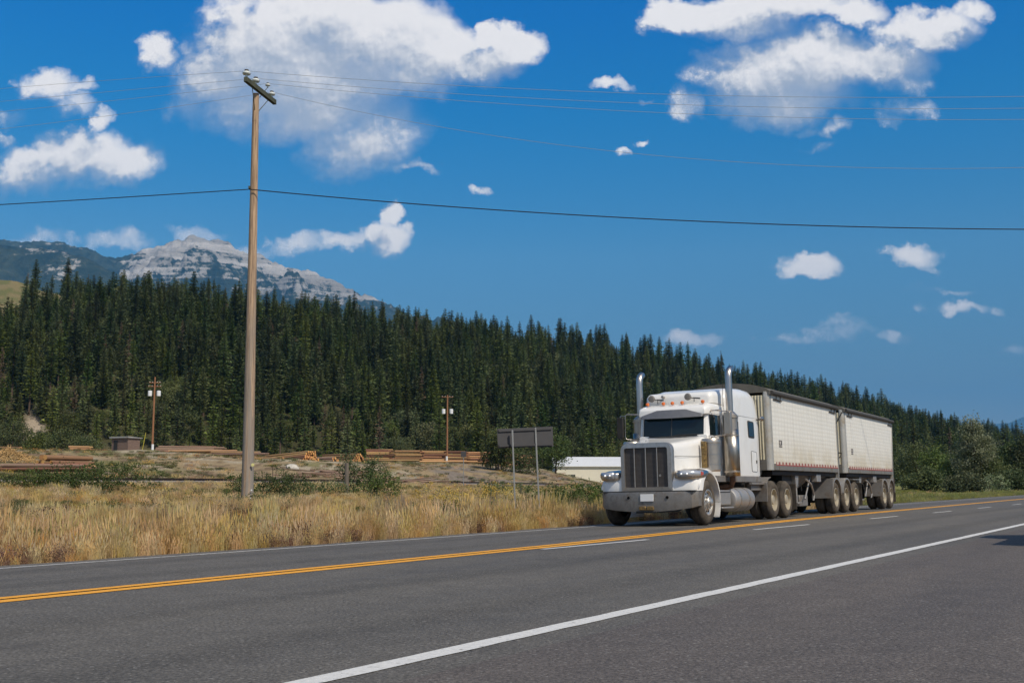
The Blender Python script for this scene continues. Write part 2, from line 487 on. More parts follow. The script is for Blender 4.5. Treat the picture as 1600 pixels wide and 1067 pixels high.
def zone_colors(X, Y, Zz):
    n = len(X); C = np.zeros((n, 4)); C[:, 3] = 1
    n1 = fbm(X, Y, 5, 4)[:, None]; n2 = fbm(X + 40, Y, 22, 4)[:, None]; n3 = fbm(X, Y + 90, 1.6, 3)[:, None]
    px = (800 + 1754 * X / np.maximum(Y, 5))[:, None]; Yc = Y[:, None]
    def mixc(C, col, w): C[:, :3] = C[:, :3] * (1 - w) + np.array(col) * w; return C
    C[:, :3] = (.20, .155, .075)                                   # dry thatch and soil
    mixc(C, (.13, .085, .045), sstep(.5, .62, n1))
    mixc(C, (.10, .115, .045), sstep(.55, .7, n2) * .7)
    yard = sstep(100, 118, Yc) * (1 - sstep(285, 300, Yc))
    mixc(C, (.29, .215, .12), yard)
    mixc(C, (.17, .155, .06), yard * sstep(.45, .54, n2) * .9)
    mixc(C, (.36, .30, .21), yard * sstep(.54, .62, n1) * .9)
    gravel = yard * sstep(370, 400, px) * (1 - sstep(470, 520, px)) * sstep(155, 170, Yc) * (1 - sstep(205, 215, Yc))
    mixc(C, (.42, .36, .25), gravel)
    mixc(C, (.20, .165, .13), yard * sstep(620, 700, px) * (1 - sstep(215, 228, Yc)) * sstep(.4, .55, n1))
    mixc(C, (.12, .08, .05), yard * sstep(.58, .66, n3) * .7)
    hill = sstep(280, 300, Yc)
    mixc(C, (.045, .045, .02), hill)
    mixc(C, (.10, .085, .035), hill * sstep(.5, .7, n3) * .5)
    top = sstep(430, 460, Yc) * (1 - sstep(60, 110, px)) + sstep(540, 590, Yc) * sstep(60, 110, px)
    top = top * (1 - sstep(760, 800, px))
    mixc(C, (.19, .155, .075), top)
    mixc(C, (.11, .12, .045), top * sstep(.48, .58, n1) * .8)
    scar = np.exp(-(((px - 54) / 17) ** 2 + ((Yc - 307) / 10) ** 2) * 1.2)
    mixc(C, (.34, .28, .21), np.clip(scar * 1.6, 0, 1))
    right = sstep(1330, 1400, px) * (1 - hill) * sstep(40, 60, Yc)
    mixc(C, (.20, .20, .06), right)
    flat = sstep(900, 1000, px) * hill * (1 - sstep(3, 10, Zz[:, None]))
    mixc(C, (.07, .085, .03), flat)
    u, v = uv(X, Y)
    sh = (sstep(-.4, .1, v - v_edge(u)) * (1 - sstep(.25, 1.3, v - v_edge(u))))[:, None]
    mixc(C, (.17, .145, .11), sh)                                  # gravel shoulder
    near = (1 - sstep(-12.5, -11.5, v))[:, None]
    mixc(C, (.22, .19, .13), near)
    return C
me = np_mesh('terrain', np.stack([TX, TY, TZ], 1), FQ, None)
ca = me.color_attributes.new('albedo', 'FLOAT_COLOR', 'POINT')
ca.data.foreach_set('color', zone_colors(TX, TY, TZ).astype(np.float32).ravel())
gm = bpy.data.materials.new('earth'); gm.use_nodes = True
nt = gm.node_tree; b = nt.nodes['Principled BSDF']; b.inputs['Roughness'].default_value = .95; b.inputs['Specular IOR Level'].default_value = .15
va = nt.nodes.new('ShaderNodeAttribute'); va.attribute_name = 'albedo'
gg = nt.nodes.new('ShaderNodeNewGeometry')
nn = noise_node(nt, gg.outputs['Position'], 2.2, 10, .7)
sc_ = nt.nodes.new('ShaderNodeVectorMath'); sc_.operation = 'SCALE'
nt.links.new(va.outputs['Color'], sc_.inputs[0]); nt.links.new(maprange(nt, nn, .3, .7, .6, 1.4, False), sc_.inputs['Scale'])
nt.links.new(sc_.outputs[0], b.inputs['Base Color'])
bn = nt.nodes.new('ShaderNodeBump'); bn.inputs['Strength'].default_value = .7; bn.inputs['Distance'].default_value = .15
nt.links.new(noise_node(nt, gg.outputs['Position'], 5, 8, .7), bn.inputs['Height']); nt.links.new(bn.outputs[0], b.inputs['Normal'])
me.materials.append(gm)
link('terrain', me, kind='structure')

# the plain that carries on to the horizon
M_plain = mat('far_plain', (.07, .085, .035), .95, var=.3, vscale=.004, coord='World')
pl = MB(); pl.add([(-30000, -12000, -3), (30000, -12000, -3), (30000, 38000, -3), (-30000, 38000, -3)], [(0, 1, 2, 3)])
pl.build('ground', M_plain, smooth=0, kind='structure')

# ---- asphalt
def road_mat(name, base, seed, tracks):
    m = bpy.data.materials.new(name); m.use_nodes = True
    nt = m.node_tree; b = nt.nodes['Principled BSDF']; b.inputs['Specular IOR Level'].default_value = .35
    gg = nt.nodes.new('ShaderNodeNewGeometry'); P = gg.outputs['Position']
    rot = nt.nodes.new('ShaderNodeVectorRotate'); rot.rotation_type = 'Z_AXIS'; rot.inputs['Angle'].default_value = -(PI / 2 - RA)
    nt.links.new(P, rot.inputs['Vector'])                          # X now runs along the road
    Q = rot.outputs[0]
    big = noise_node(nt, vmath(nt, 'MULTIPLY', Q, (.12, .9, 1)), 1.0, 6, .6)
    med = noise_node(nt, P, 3.0, 8, .65)
    fine = noise_node(nt, P, 38.0, 4, .8)
    vo = nt.nodes.new('ShaderNodeTexVoronoi'); vo.inputs['Scale'].default_value = 75; nt.links.new(P, vo.inputs['Vector'])
    k = maprange(nt, big, .3, .7, .84, 1.16, False)
    k = fmath(nt, 'MULTIPLY', k, maprange(nt, med, .3, .7, .86, 1.14, False))
    k = fmath(nt, 'MULTIPLY', k, maprange(nt, fine, .36, .64, .45, 1.6, False))
    sp = nt.nodes.new('ShaderNodeSeparateXYZ'); nt.links.new(Q, sp.inputs[0])
    for (c, w, a) in tracks:                                       # worn, polished wheel tracks
        d = fmath(nt, 'ABSOLUTE', fmath(nt, 'SUBTRACT', sp.outputs['Y'], c))
        k = fmath(nt, 'MULTIPLY', k, maprange(nt, d, 0, w, a, 1.0))
    sv = nt.nodes.new('ShaderNodeVectorMath'); sv.operation = 'SCALE'; sv.inputs[0].default_value = base; nt.links.new(k, sv.inputs['Scale'])
    c = mixcol(nt, maprange(nt, vo.outputs['Color'], .80, .93, 0, .55), sv.outputs[0], (.30, .285, .26))
    c = mixcol(nt, maprange(nt, noise_node(nt, P, .55, 7, .7), .56, .72, 0, .4), c, (.05, .046, .044))


    nt.links.new(c, b.inputs['Base Color'])
    nt.links.new(maprange(nt, big, .3, .7, .72, .9, False), b.inputs['Roughness'])
    bn = nt.nodes.new('ShaderNodeBump'); bn.inputs['Strength'].default_value = .8; bn.inputs['Distance'].default_value = .006
    nt.links.new(fmath(nt, 'ADD', fine, fmath(nt, 'MULTIPLY', vo.outputs['Distance'], -.8)), bn.inputs['Height']); nt.links.new(bn.outputs[0], b.inputs['Normal'])
    return m
M_road = road_mat('asphalt', (.108, .099, .086), 1, [(4.7, .5, .80), (6.5, .55, .80), (9.6, .5, .78), (11.5, .5, .78)])
M_lot = road_mat('old_asphalt', (.100, .086, .076), 2, [])
M_white = mat('road_white', (.62, .61, .58), .7, var=.12, vscale=30, dirt=(.2, .19, .18), dscale=16, dlo=.56, dhi=.72, coord='World', bump=.3, bscale=90)
M_white2 = mat('road_white_worn', (.50, .49, .47), .75, var=.12, vscale=30, dirt=(.16, .155, .15), dscale=14, dlo=.5, dhi=.66, coord='World')
M_yellow = mat('road_yellow', (.80, .36, .018), .6, var=.10, vscale=20, dirt=(.25, .15, .06), dscale=12, dlo=.60, dhi=.75, coord='World')

def ribbon(name, us, fa, fb, dz, m, nv=2, jag=0.0, **k):
    us = np.asarray(us, float); V = []; F = []
    for i, u in enumerate(us):
        a, b_ = float(fa(u)), float(fb(u))
        for j in range(nv + 1):
            v = a + (b_ - a) * j / nv
            if j in (0, nv) and jag: v += (random.random() - .5) * jag
            x, y = xy(u, v)
            V.append((x, y, float(z_road(u, v)) + dz))
    for i in range(len(us) - 1):
        for j in range(nv):
            p = i * (nv + 1) + j
            F.append((p, p + 1, p + nv + 2, p + nv + 1))
    mb = MB(); mb.add(V, F)
    return mb.build(name, m, smooth=0, **k)
random.seed(3)
US = np.concatenate([np.arange(-40, 60, 1.0), np.arange(60, 261, 4.0)])
NEARV = 3.646
ribbon('road', US, lambda u: NEARV - .35, lambda u: v_edge(u) + .06 * math.sin(u * 1.7) + .05 * math.sin(u * 4.1) + random.uniform(-.07, .07), 0, M_road, 12, kind='structure')
ribbon('pull_out', US, lambda u: -12.0, lambda u: NEARV - .35, 0, M_lot, 4, kind='structure')
UF = np.concatenate([np.arange(-40, 40, .25), np.arange(40, 261, 2.0)])
def line(name, us, fc, w, m, dz=.004, jag=.012, label=None):
    return ribbon(name, us, lambda u: fc(u) - w / 2, lambda u: fc(u) + w / 2, dz, m, 1, jag, kind='structure')
line('edge_line', UF, lambda u: NEARV, .15, M_white)
line('edge_line', UF, lambda u: v_far(u), .12, M_white2)
line('centre_line', UF, lambda u: v_yel(u) - .12, .165, M_yellow)
line('centre_line', UF, lambda u: v_yel(u) + .12, .165, M_yellow)
def v_dash(u): return np.interp(u, [14, 19, 41, 80, 260], [8.16, 8.02, 7.62, 7.45, 8.0])
u0 = 14.2
for (a, b_) in [(14.2, 17.6), (22.6, 26.3), (31.5, 34.6), (39.2, 42.2)] + [(47.6 + 9 * i, 50.6 + 9 * i) for i in range(16)]:
    line('lane_dash', np.arange(a, b_ + .01, .2), v_dash, .10, M_white)
# ================================================================== truck materials
M_paint = mat('white_paint', (.78, .77, .74), .28, coat=.5, var=.02, vscale=3, dirt=(.60, .57, .50), dscale=1.6, dlo=.48, dhi=.85)
M_glass = mat('dark_glass', (.006, .014, .018), .05, spec=.45)
M_chrome = mat('chrome', (.50, .46, .42), .30, 1.0, var=.06, vscale=5)
M_steel = mat('brushed_steel', (.52, .46, .39), .36, .9, var=.12, vscale=6, dirt=(.26, .22, .17), dscale=3, dlo=.45, dhi=.8)
M_bump = mat('dusty_bumper', (.24, .225, .205), .45, .55, var=.12, vscale=4, dirt=(.17, .15, .13), dscale=6, dlo=.4, dhi=.75)
M_shell = mat('worn_grille_metal', (.46, .44, .41), .36, .85, var=.10, vscale=7, dirt=(.25, .24, .22), dscale=9, dlo=.5, dhi=.8)
M_alu = mat('dull_aluminium', (.46, .44, .41), .5, .75, var=.10, vscale=5, dirt=(.24, .20, .16), dscale=2.5, dlo=.45, dhi=.8)
M_fair = mat('grey_skirt', (.20, .19, .18), .55, .3, var=.12, vscale=4, dirt=(.15, .12, .09), dscale=3)
M_black = mat('black_steel', (.018, .017, .016), .7, dirt=(.05, .042, .034), dscale=4)
M_rubber = mat('rubber', (.030, .028, .026), .88, spec=.2, dirt=(.105, .088, .070), dscale=2.2, dlo=.3, dhi=.62, bump=.2, bscale=40)
M_tread = mat('tread_rubber', (.018, .017, .016), .9, spec=.15)
M_rim = mat('alloy_rim', (.60, .59, .56), .38, .8, dirt=(.30, .26, .20), dscale=9, dlo=.5, dhi=.8)
M_rimc = mat('painted_rim', (.46, .41, .31), .45, .35, dirt=(.30, .25, .18), dscale=7, dlo=.5, dhi=.8)
M_hole = mat('dark_opening', (.008, .008, .008), .9, spec=.1)
M_amber = mat('amber_lens', (.75, .17, .03), .25, coat=.6)
M_gold = mat('amber_light_bar', (.26, .17, .06), .45, .4, var=.4, vscale=14, dirt=(.12, .08, .04), dscale=16, dlo=.45, dhi=.7)
M_red = mat('red_lens', (.42, .06, .035), .25, coat=.6)
M_lens = mat('headlamp_lens', (.48, .50, .53), .18, .5, coat=.5)
M_lamp = mat('lit_lamp', (.9, .9, .9), .2, emit=(1, .97, .92), estr=.7)
M_hornface = mat('grey_lamp_cover', (.17, .16, .145), .6, var=.2, vscale=60)
M_plate = mat('blank_plate', (.80, .80, .79), .5)
M_gasket = mat('gasket', (.03, .03, .03), .7)
M_dark_red = mat('tape_red', (.42, .05, .04), .45, dirt=(.3, .2, .15), dscale=8)
M_tape_w = mat('tape_white', (.62, .58, .52), .45)
M_rustpipe = mat('heated_pipe', (.13, .075, .05), .6, .5, var=.3, vscale=12)

def mesh_mat():
    m = mat('grille_mesh', (.05, .045, .042), .55, .4); nt = m.node_tree; b = nt.nodes['Principled BSDF']
    t = nt.nodes.new('ShaderNodeTexCoord'); s = nt.nodes.new('ShaderNodeSeparateXYZ'); nt.links.new(t.outputs['Object'], s.inputs[0])
    w = None
    for ax, f in (('Y', 110), ('Z', 110)):
        q = fmath(nt, 'ABSOLUTE', fmath(nt, 'SINE', fmath(nt, 'MULTIPLY', s.outputs[ax], f)))
        w = q if w is None else fmath(nt, 'MULTIPLY', w, q)
    nt.links.new(mixcol(nt, maprange(nt, w, .25, .55), (.13, .115, .105), (.012, .011, .010)), b.inputs['Base Color'])
    return m
M_mesh = mesh_mat()

def perf_mat():
    m = mat('perforated_steel', (.50, .48, .45), .33, 1.0); nt = m.node_tree; b = nt.nodes['Principled BSDF']
    t = nt.nodes.new('ShaderNodeTexCoord'); s = nt.nodes.new('ShaderNodeSeparateXYZ'); nt.links.new(t.outputs['Object'], s.inputs[0])
    ang_ = fmath(nt, 'MULTIPLY', fmath(nt, 'ADD', s.outputs['X'], s.outputs['Y']), 62)
    zz = fmath(nt, 'MULTIPLY', s.outputs['Z'], 62)
    w = fmath(nt, 'MULTIPLY', fmath(nt, 'SINE', fmath(nt, 'ADD', ang_, zz)), fmath(nt, 'SINE', fmath(nt, 'SUBTRACT', ang_, zz)))
    n = noise_node(nt, t.outputs['Object'], 5, 5, .6)
    base = mixcol(nt, maprange(nt, n, .4, .7), (.55, .52, .47), (.33, .28, .22))
    nt.links.new(mixcol(nt, maprange(nt, fmath(nt, 'ABSOLUTE', w), .45, .7, 0, .75), base, (.05, .04, .035)), b.inputs['Base Color'])
    return m
M_perf = perf_mat()

# ---- wheels
def tyre_prof(w, r, flip):
    p = [(r * .575, .015), (r * .60, .0), (r * .72, -.018), (r * .86, -.010), (r * .945, .022), (r * .985, .045), (r, .075),
         (r, w * .30), (r * .975, w * .305), (r * .975, w * .34), (r, w * .345), (r, w * .65), (r * .975, w * .655), (r * .975, w * .69), (r, w * .695), (r, w - .075), (r * .97, w - .04), (r * .86, w + .01), (r * .6, w)]
    return [(a, b_ * flip) for a, b_ in p]
_wheel_cache = {}
def wheel(parent, t, y, side, kind='drive', r=.52, w=.27):
    """side=-1: outer face looks to -y (towards the camera)"""
    key = (kind, side)
    if key not in _wheel_cache:
        e = empty('wheel')
        f = 1 if side < 0 else -1
        MB().lathe(tyre_prof(w, r, f), (0, 0, 0), 'y', 44).build('tyre', M_rubber, e, smooth=50)
        m = MB()
        rr = r * .585
        if kind == 'front':
            prof = [(rr, .03), (rr * 1.0, -.004), (rr * .93, -.006), (rr * .90, .03), (rr * .80, .045), (rr * .60, .02), (rr * .46, .012), (rr * .44, -.03), (rr * .40, -.045), (rr * .28, -.05), (rr * .26, -.09), (rr * .20, -.10), (0.002, -.10)]
        elif kind == 'drive':
            prof = [(rr, .03), (rr * 1.0, -.004), (rr * .94, -.006), (rr * .90, .05), (rr * .86, .125), (rr * .62, .150), (rr * .50, .140), (rr * .46, .10), (rr * .42, .03), (rr * .36, .018), (0.002, .015)]
        m.lathe([(a, b_ * f) for a, b_ in prof], (0, 0, 0), 'y', 44)
        hm = m; nm = m
        for k in range(10):
            q = 2 * PI * k / 10
            rad_ = rr * (.70 if kind == 'front' else .74); a0 = (.028 if kind == 'front' else .132)
            c = (rad_ * math.cos(q), a0 * f - .004 * f, rad_ * math.sin(q))
            hm.use(1).lathe([(.0005, 0), (.026, 0), (.026, .02 * f)], (c[0], c[1] - .004 * f, c[2]), 'y', 10)
            q += PI / 10
            rn = rr * .53
            nm.use(2).lathe([(.0005, -.03 * f), (.014, -.03 * f), (.016, .03 * f)], (rn * math.cos(q), (.015 if kind == 'front' else .142) * f, rn * math.sin(q)), 'y', 6)
        m.build('rim', [M_rim if kind == 'front' else M_rimc, M_hole, M_steel], e, smooth=30)
        _wheel_cache[key] = e; o = e
    else:
        o = copy_tree(_wheel_cache[key])
    o.parent = parent; o.location = (t, y, r)
    o.rotation_euler = (0, random.random() * 6, 0)
    return o
def dual(parent, t, inner=True):
    for s in (-1, 1):
        wheel(parent, t, s * 1.22, s)
        wheel(parent, t, s * .90, s)
    MB().tube([(t, -.9, .52), (t, .9, .52)], .075, 10).lathe([(.02, -.2), (.19, -.12), (.19, .12), (.02, .2)], (t, 0, .52), 'y', 14).build('axle', M_black, parent)

# ================================================================== tractor
TRZ = PI / 2 - R(29.5)
O_TR = Vector((3.538, 27.10, -0.034))
random.seed(5)
tr = empty('semi_truck', O_TR, (-0.02, 0, TRZ), label='white long-nosed semi truck with sleeper cab and twin chrome exhaust stacks driving on the road', cat='truck')

# chassis
ch = MB()
for s in (-1, 1): ch.box(-.6, 7.6, s * .40 - .05, s * .40 + .05, .72, 1.0)
for t in (.2, 2.4, 4.4, 5.2, 6.4, 7.4): ch.box(t, t + .14, -.40, .40, .78, .95)
ch.box(-.35, .55, -.55, .55, .45, .72).box(-.5, 1.6, -.32, .32, .5, 1.3)
ch.tube([(0, -.98, .52), (0, -.7, .46), (0, .7, .46), (0, .98, .52)], .06, 8)
ch.build('chassis', M_black, tr, bevel=.01)
fw = MB(); fw.lathe([(.02, 1.06), (.48, 1.06), (.48, 1.14), (.02, 1.16)], (5.95, 0, 0), 'z', 24); fw.box(5.5, 6.6, -.45, .45, .98, 1.06)
fw.build('fifth_wheel', M_black, tr)

# wheels
for s in (-1, 1): wheel(tr, 0, s * 1.22, s, 'front', w=.30)
for t in (5.3, 6.6): dual(tr, t)

# bumper
bp = [(-.36, 1.23), (-.60, 1.21), (-.76, 1.10), (-.86, .75), (-.91, .40), (-.92, 0)]
bp = [(a, -b_) for a, b_ in bp] + [(a, b_) for a, b_ in bp[::-1][1:]]
def bz(y): return float(np.interp(abs(y), [0, .55, .80, 1.1, 1.23], [.335, .335, .37, .41, .455]))
rings = []
for (a, y) in bp:
    k = .965; ins = .05
    rings.append([(a, y, bz(y)), (a - .012, y, .45), (a - .012, y, .74), (a, y, .785), (a + ins, y * k, .785), (a + ins, y * k, bz(y))])
m = MB(); m.loft(rings)
bump = m.build('bumper', M_bump, tr, smooth=25, bevel=.006)
for y in (.40, -.56): MB().lathe([(.001, -.012), (.034, -.012), (.034, .01)], (-.915, y, .655), 'x', 14).build('tow_hole', M_hole, bump, smooth=0)
MB().box(-.955, -.938, -.235, .09, .57, .735).build('licence_plate', M_plate, tr, bevel=.003)
for y in (.045, -.145): MB().box(-.965, -.90, y - .085, y + .085, .365, .455).build('fog_lamp', M_gold, bump, bevel=.015)
MB().box(-.93, -.86, -.30, .22, .30, .345).build('tow_bar', M_black, bump, bevel=.01)
MB().box(-.80, -.30, -1.18, 1.18, .785, .81).build('bumper_gasket', M_gasket, tr)

# hood
def hood_ring(t, w, zt, zb, r):
    p = rounded([(-w, zb), (-w, zt), (w, zt), (w, zb)], [0.0, r, r, 0.0], 6)
    crown = []
    for (y, z) in p:
        crown.append((t, y, z + (.05 * (1 - (y / w) ** 2) if z > zt - .12 else 0)))
    return crown
hood = MB().loft([hood_ring(-.68, .645, 1.885, .80, .16), hood_ring(-.30, .67, 1.92, .80, .16), hood_ring(.30, .76, 1.995, .85, .17), hood_ring(.85, .87, 2.065, 1.0, .18), hood_ring(1.0, .90, 2.09, 1.0, .18)])
hd = hood.build('hood', M_paint, tr, smooth=40, bevel=.01)
MB().box(-.55, 1.0, -.912, -.9, 1.63, 1.642).build('hood_seam', M_gasket, hd) if False else None
MB().tube([(-.62, -.668, 1.60), (.30, -.778, 1.61), (.92, -.893, 1.62)], .005, 4).build('hood_seam', M_gasket, hd, smooth=0)

# grille surround and mesh
go_ = rounded([(-.635, .795), (-.635, 1.90), (.635, 1.90), (.635, .795)], [.03, .17, .17, .03], 7)
go_ = [(y, z + (.055 * (1 - (y / .64) ** 2) if z > 1.7 else 0)) for y, z in go_]
gi_ = rounded([(-.545, .895), (-.545, 1.815), (.545, 1.815), (.545, .895)], [.02, .06, .06, .02], 7)
g = MB()
back_o = [(-.62, y * 1.03, z) for y, z in go_]
mid_o = [(-.72, y * 1.035, z) for y, z in go_]
front_o = [(-.775, y * 1.0, z) for y, z in go_]
face_i = [(-.785, y, z) for y, z in gi_]; deep_i = [(-.735, y * .99, z) for y, z in gi_]
g.loft([back_o, mid_o, front_o, face_i, deep_i], True, False)
gs = g.build('grille_surround', M_shell, tr, smooth=45)
MB().add([(-.742, y, z) for y, z in gi_], [tuple(range(len(gi_)))]).build('grille_mesh', M_mesh, gs, smooth=0)
for y in (.285, 0, -.285): MB().tube([(-.775, y, .90), (-.775, y, 1.81)], .0135, 8).build('grille_bar', M_shell, gs)
MB().lathe([(.001, -.0), (.028, 0), (.03, .02)], (-.80, -.36, 1.16), 'x', 12).build('grille_badge', M_chrome, gs)
MB().tube([(-.74, 0, 1.95), (-.72, 0, 1.99), (-.66, 0, 1.98)], .008, 8).build('hood_ornament', M_chrome, tr)

# fenders
def fender(s):
    m = MB()
    # arch cross sections swept round the wheel
    pts = []
    for k in range(19):
        q = R(-28 + 218 * k / 18)                                   # from rear low to front low
        rr_ = .70 + .03 * math.cos(q * 2)
        pts.append((0.06 + math.cos(q) * rr_ * 1.02, .56 + math.sin(q) * rr_ * 1.04))
    pts = [(t, z) for (t, z) in pts if not (t < -.45 and z < .80)]
    rings = []
    n = len(pts)
    for i, (t, z) in enumerate(pts):
        tin = .72
        zi = max(z, .8) if t < .7 else z
        rings.append([(t, s * 1.235, z - .045), (t, s * 1.245, z), (t, s * 1.20, z + .045 * min(1, max(0, (z - .3) * 2))), (t, s * 1.05, z + .07 * min(1, max(0, (z - .3) * 2))), (t, s * tin, z + .075), (t, s * tin, z - .02), (t, s * 1.18, z - .045)])
    m.loft(rings)
    o = m.build('fender', M_paint, tr, smooth=50)
    # nose of the fender in front of the wheel, sloping down to the bumper
    f = MB()
    prof = [(-.74, .80), (-.745, 1.0), (-.70, 1.10), (-.60, 1.20), (-.45, 1.262), (-.28, 1.29), (-.20, 1.26), (-.35, 1.18), (-.50, 1.05), (-.60, .80)]
    rings = []
    for y, dt, dz in ((.55, -.02, -.02), (.80, 0, 0), (1.02, .03, 0.0), (1.17, .10, -.015), (1.238, .22, -.05)):
        rings.append([(t + dt * (1 if t < -.3 else .3), s * y, z + dz * (1 if z > .9 else 0)) for t, z in prof])
    f.loft(rings)
    f.build('fender_nose', M_paint, o, smooth=50)
    # mud flap behind the wheel
    MB().box(.80, .83, s * .80 if s > 0 else -1.21, 1.21 if s > 0 else -.80, .22, .70).build('splash_guard', M_fair, o)
    return o
for s in (-1, 1): fender(s)

# headlight pods
def headlight(s):
    e = empty('headlight'); e.parent = tr
    poly = rounded([(-.80, 1.06), (-.80, 1.25), (-.36, 1.31), (-.30, 1.26), (-.40, 1.12), (-.62, 1.05)], [.05, .06, .04, .03, .08, .08], 4)
    # housing wraps from the front round to the side
    rings = []
    for y, dt, sc_ in ((.70, .06, .85), (.80, 0, 1), (1.0, .0, 1), (1.14, .06, .96), (1.235, .20, .80), (1.262, .30, .55)):
        rings.append([((t + .58) * (1 if t > -.5 else 1) - .58 + dt, s * y, 1.18 + (z - 1.18) * sc_) for t, z in poly])
    h = MB().loft(rings).build('housing', M_chrome, e, smooth=60)
    lens = MB()
    rr2 = []
    for (t, y) in ((-.825, .80), (-.835, .92), (-.80, 1.06), (-.70, 1.18), (-.56, 1.26), (-.42, 1.285)):
        k = .95 if y < 1.2 else .78
        rr2.append([(t, s * y, 1.185 - .085 * k), (t - .012, s * y * 1.004, 1.185), (t, s * y, 1.185 + .082 * k)])
    lens.loft(rr2, False, False)
    l = lens.build('lens', M_lens, e, smooth=60)
    so = l.modifiers.new('s', 'SOLIDIFY'); so.thickness = .008
    for t, y in ((-.848, .90), (-.835, 1.03)):
        MB().lathe([(.001, -.01), (.019, -.006), (.021, .01)], (t, s * y, 1.185), 'x', 14).build('lamp', M_lamp, e)
    MB().loft([[(-.56, s * 1.275, 1.14), (-.56, s * 1.275, 1.235), (-.55, s * 1.25, 1.185)], [(-.45, s * 1.295, 1.16), (-.45, s * 1.295, 1.215), (-.45, s * 1.27, 1.185)]]).build('turn_signal', M_red, e, smooth=60)
    return e
for s in (-1, 1): headlight(s)

# cab
def yz_ring(t, w, zt, zb, r, tilt=0.0):
    p = rounded([(-w, zb), (-w * (1 - tilt), zt), (w * (1 - tilt), zt), (w, zb)], [0.02, r, r, 0.02], 6)
    return [(t, y, z + (.045 * (1 - (y / w) ** 2) if z > zt - .1 else 0)) for y, z in p]
cab = MB().loft([yz_ring(1.02, .90, 2.16, 1.02, .05), yz_ring(2.08, .93, 2.16, 1.02, .05)])
cabo = cab.build('cab', M_paint, tr, smooth=40, bevel=.012)
# pillars, roof and rear wall leave real window openings
for s in (-1, 1):
    up = MB()
    up.hexa([(1.02, s * .80, 2.13), (1.13, s * .93, 2.13), (1.17, s * .90, 2.13), (1.08, s * .80, 2.13), (1.10, s * .80, 2.66), (1.20, s * .90, 2.66), (1.24, s * .87, 2.66), (1.16, s * .80, 2.66)])
    up.box(1.95, 2.08, s * .90 - .03, s * .90 + .03, 2.13, 2.74)
    up.box(1.15, 1.98, s * .90 - .03, s * .90 + .03, 2.66, 2.76)
    up.build('window_frame', M_paint, cabo, smooth=30, bevel=.008)
def roof_ring(t, w, zt, zb, r):
    p = rounded([(-w, zb), (-w, zt), (w, zt), (w, zb)], [0.03, r, r, 0.03], 7)
    return [(t, y, z + (.04 * (1 - (y / w) ** 2) if z > zt - .05 else 0)) for y, z in p]
MB().loft([roof_ring(.97, .86, 2.80, 2.66, .06), roof_ring(1.05, .91, 2.87, 2.66, .12), roof_ring(1.35, .935, 2.945, 2.68, .16), roof_ring(2.10, .945, 2.975, 2.68, .17)]).build('cab_roof', M_paint, tr, smooth=50)
MB().box(1.98, 2.05, -.9, .9, 2.1, 2.7).build('rear_wall', M_black, cabo)
# interior hints
MB().box(1.15, 1.40, -.80, .80, 2.02, 2.20).build('dashboard', M_black, cabo, bevel=.03)
for s in (-1, 1):
    MB().box(1.62, 1.76, s * .45 - .24, s * .45 + .24, 1.9, 2.55).build('seat_back', M_black, cabo, bevel=.05)
sw = MB()
ring = [(1.42 + .10 * math.sin(q) * .6, -.45 + .22 * math.cos(q), 2.24 + .19 * math.sin(q)) for q in [2 * PI * k / 20 for k in range(21)]]
sw.tube(ring, .014, 6, False); sw.build('steering_wheel', M_gasket, cabo)
# windshield: two flat panes meeting at a centre post
for s in (-1, 1):
    pane = MB().add([(.93, s * .012, 2.15), (1.06, s * .81, 2.145), (1.135, s * .80, 2.64), (1.01, s * .012, 2.65)], [(0, 1, 2, 3)])
    po = pane.build('windshield', M_glass, tr, smooth=0); q = po.modifiers.new('s', 'SOLIDIFY'); q.thickness = .012
MB().tube([(.92, 0, 2.13), (1.0, 0, 2.67)], .014, 6).build('centre_post', M_gasket, cabo)
gk = MB()
for s in (-1, 1):
    gk.tube([(.925, 0, 2.145), (1.055, s * .825, 2.135), (1.13, s * .815, 2.65)], .012, 6)
gk.build('windshield_gasket', M_gasket, cabo)
for s in (-1, 1): MB().tube([(.91, s * .12 - .1, 2.13), (.93, s * .12 - .28, 2.17), (.975, s * .12 - .55, 2.175)], .008, 5).build('wiper', M_gasket, tr)
# side glass and doors
for s in (-1, 1):
    d = MB().prism(rounded([(1.10, 1.12), (1.98, 1.12), (1.98, 2.12), (1.10, 2.12)], .05, 3), s * .925, s * .942).build('door', M_paint, tr, bevel=.005)
    MB().prism(rounded([(1.18, 2.15), (1.95, 2.14), (1.95, 2.67), (1.24, 2.66)], [.02, .02, .06, .08], 4), s * .898, s * .908).build('window', M_glass, d, smooth=0)
    MB().tube([(1.88, s * .965, 1.62), (1.88, s * .965, 1.42)], .014, 8).build('handle', M_chrome, d)
# sun visor
v = MB(); rings = []
for y in (-.935, -.80, 0, .80, .935):
    ay = abs(y); tt = .86 if ay < .1 else (.965 if ay < .9 else 1.22)
    zt = 2.80 if ay < .9 else 2.79; zb = 2.585 if ay < .1 else (2.60 if ay < .9 else 2.70)
    rings.append([(tt + .06, y, zt), (tt - .03, y, zb), (tt - .015, y, zb), (tt + .08, y, zt)])
v.loft(rings); M_visor = mat('visor_metal', (.22, .215, .215), .40, .6, var=.08, vscale=8)
v.build('sun_visor', M_visor, tr, smooth=20, bevel=.004)

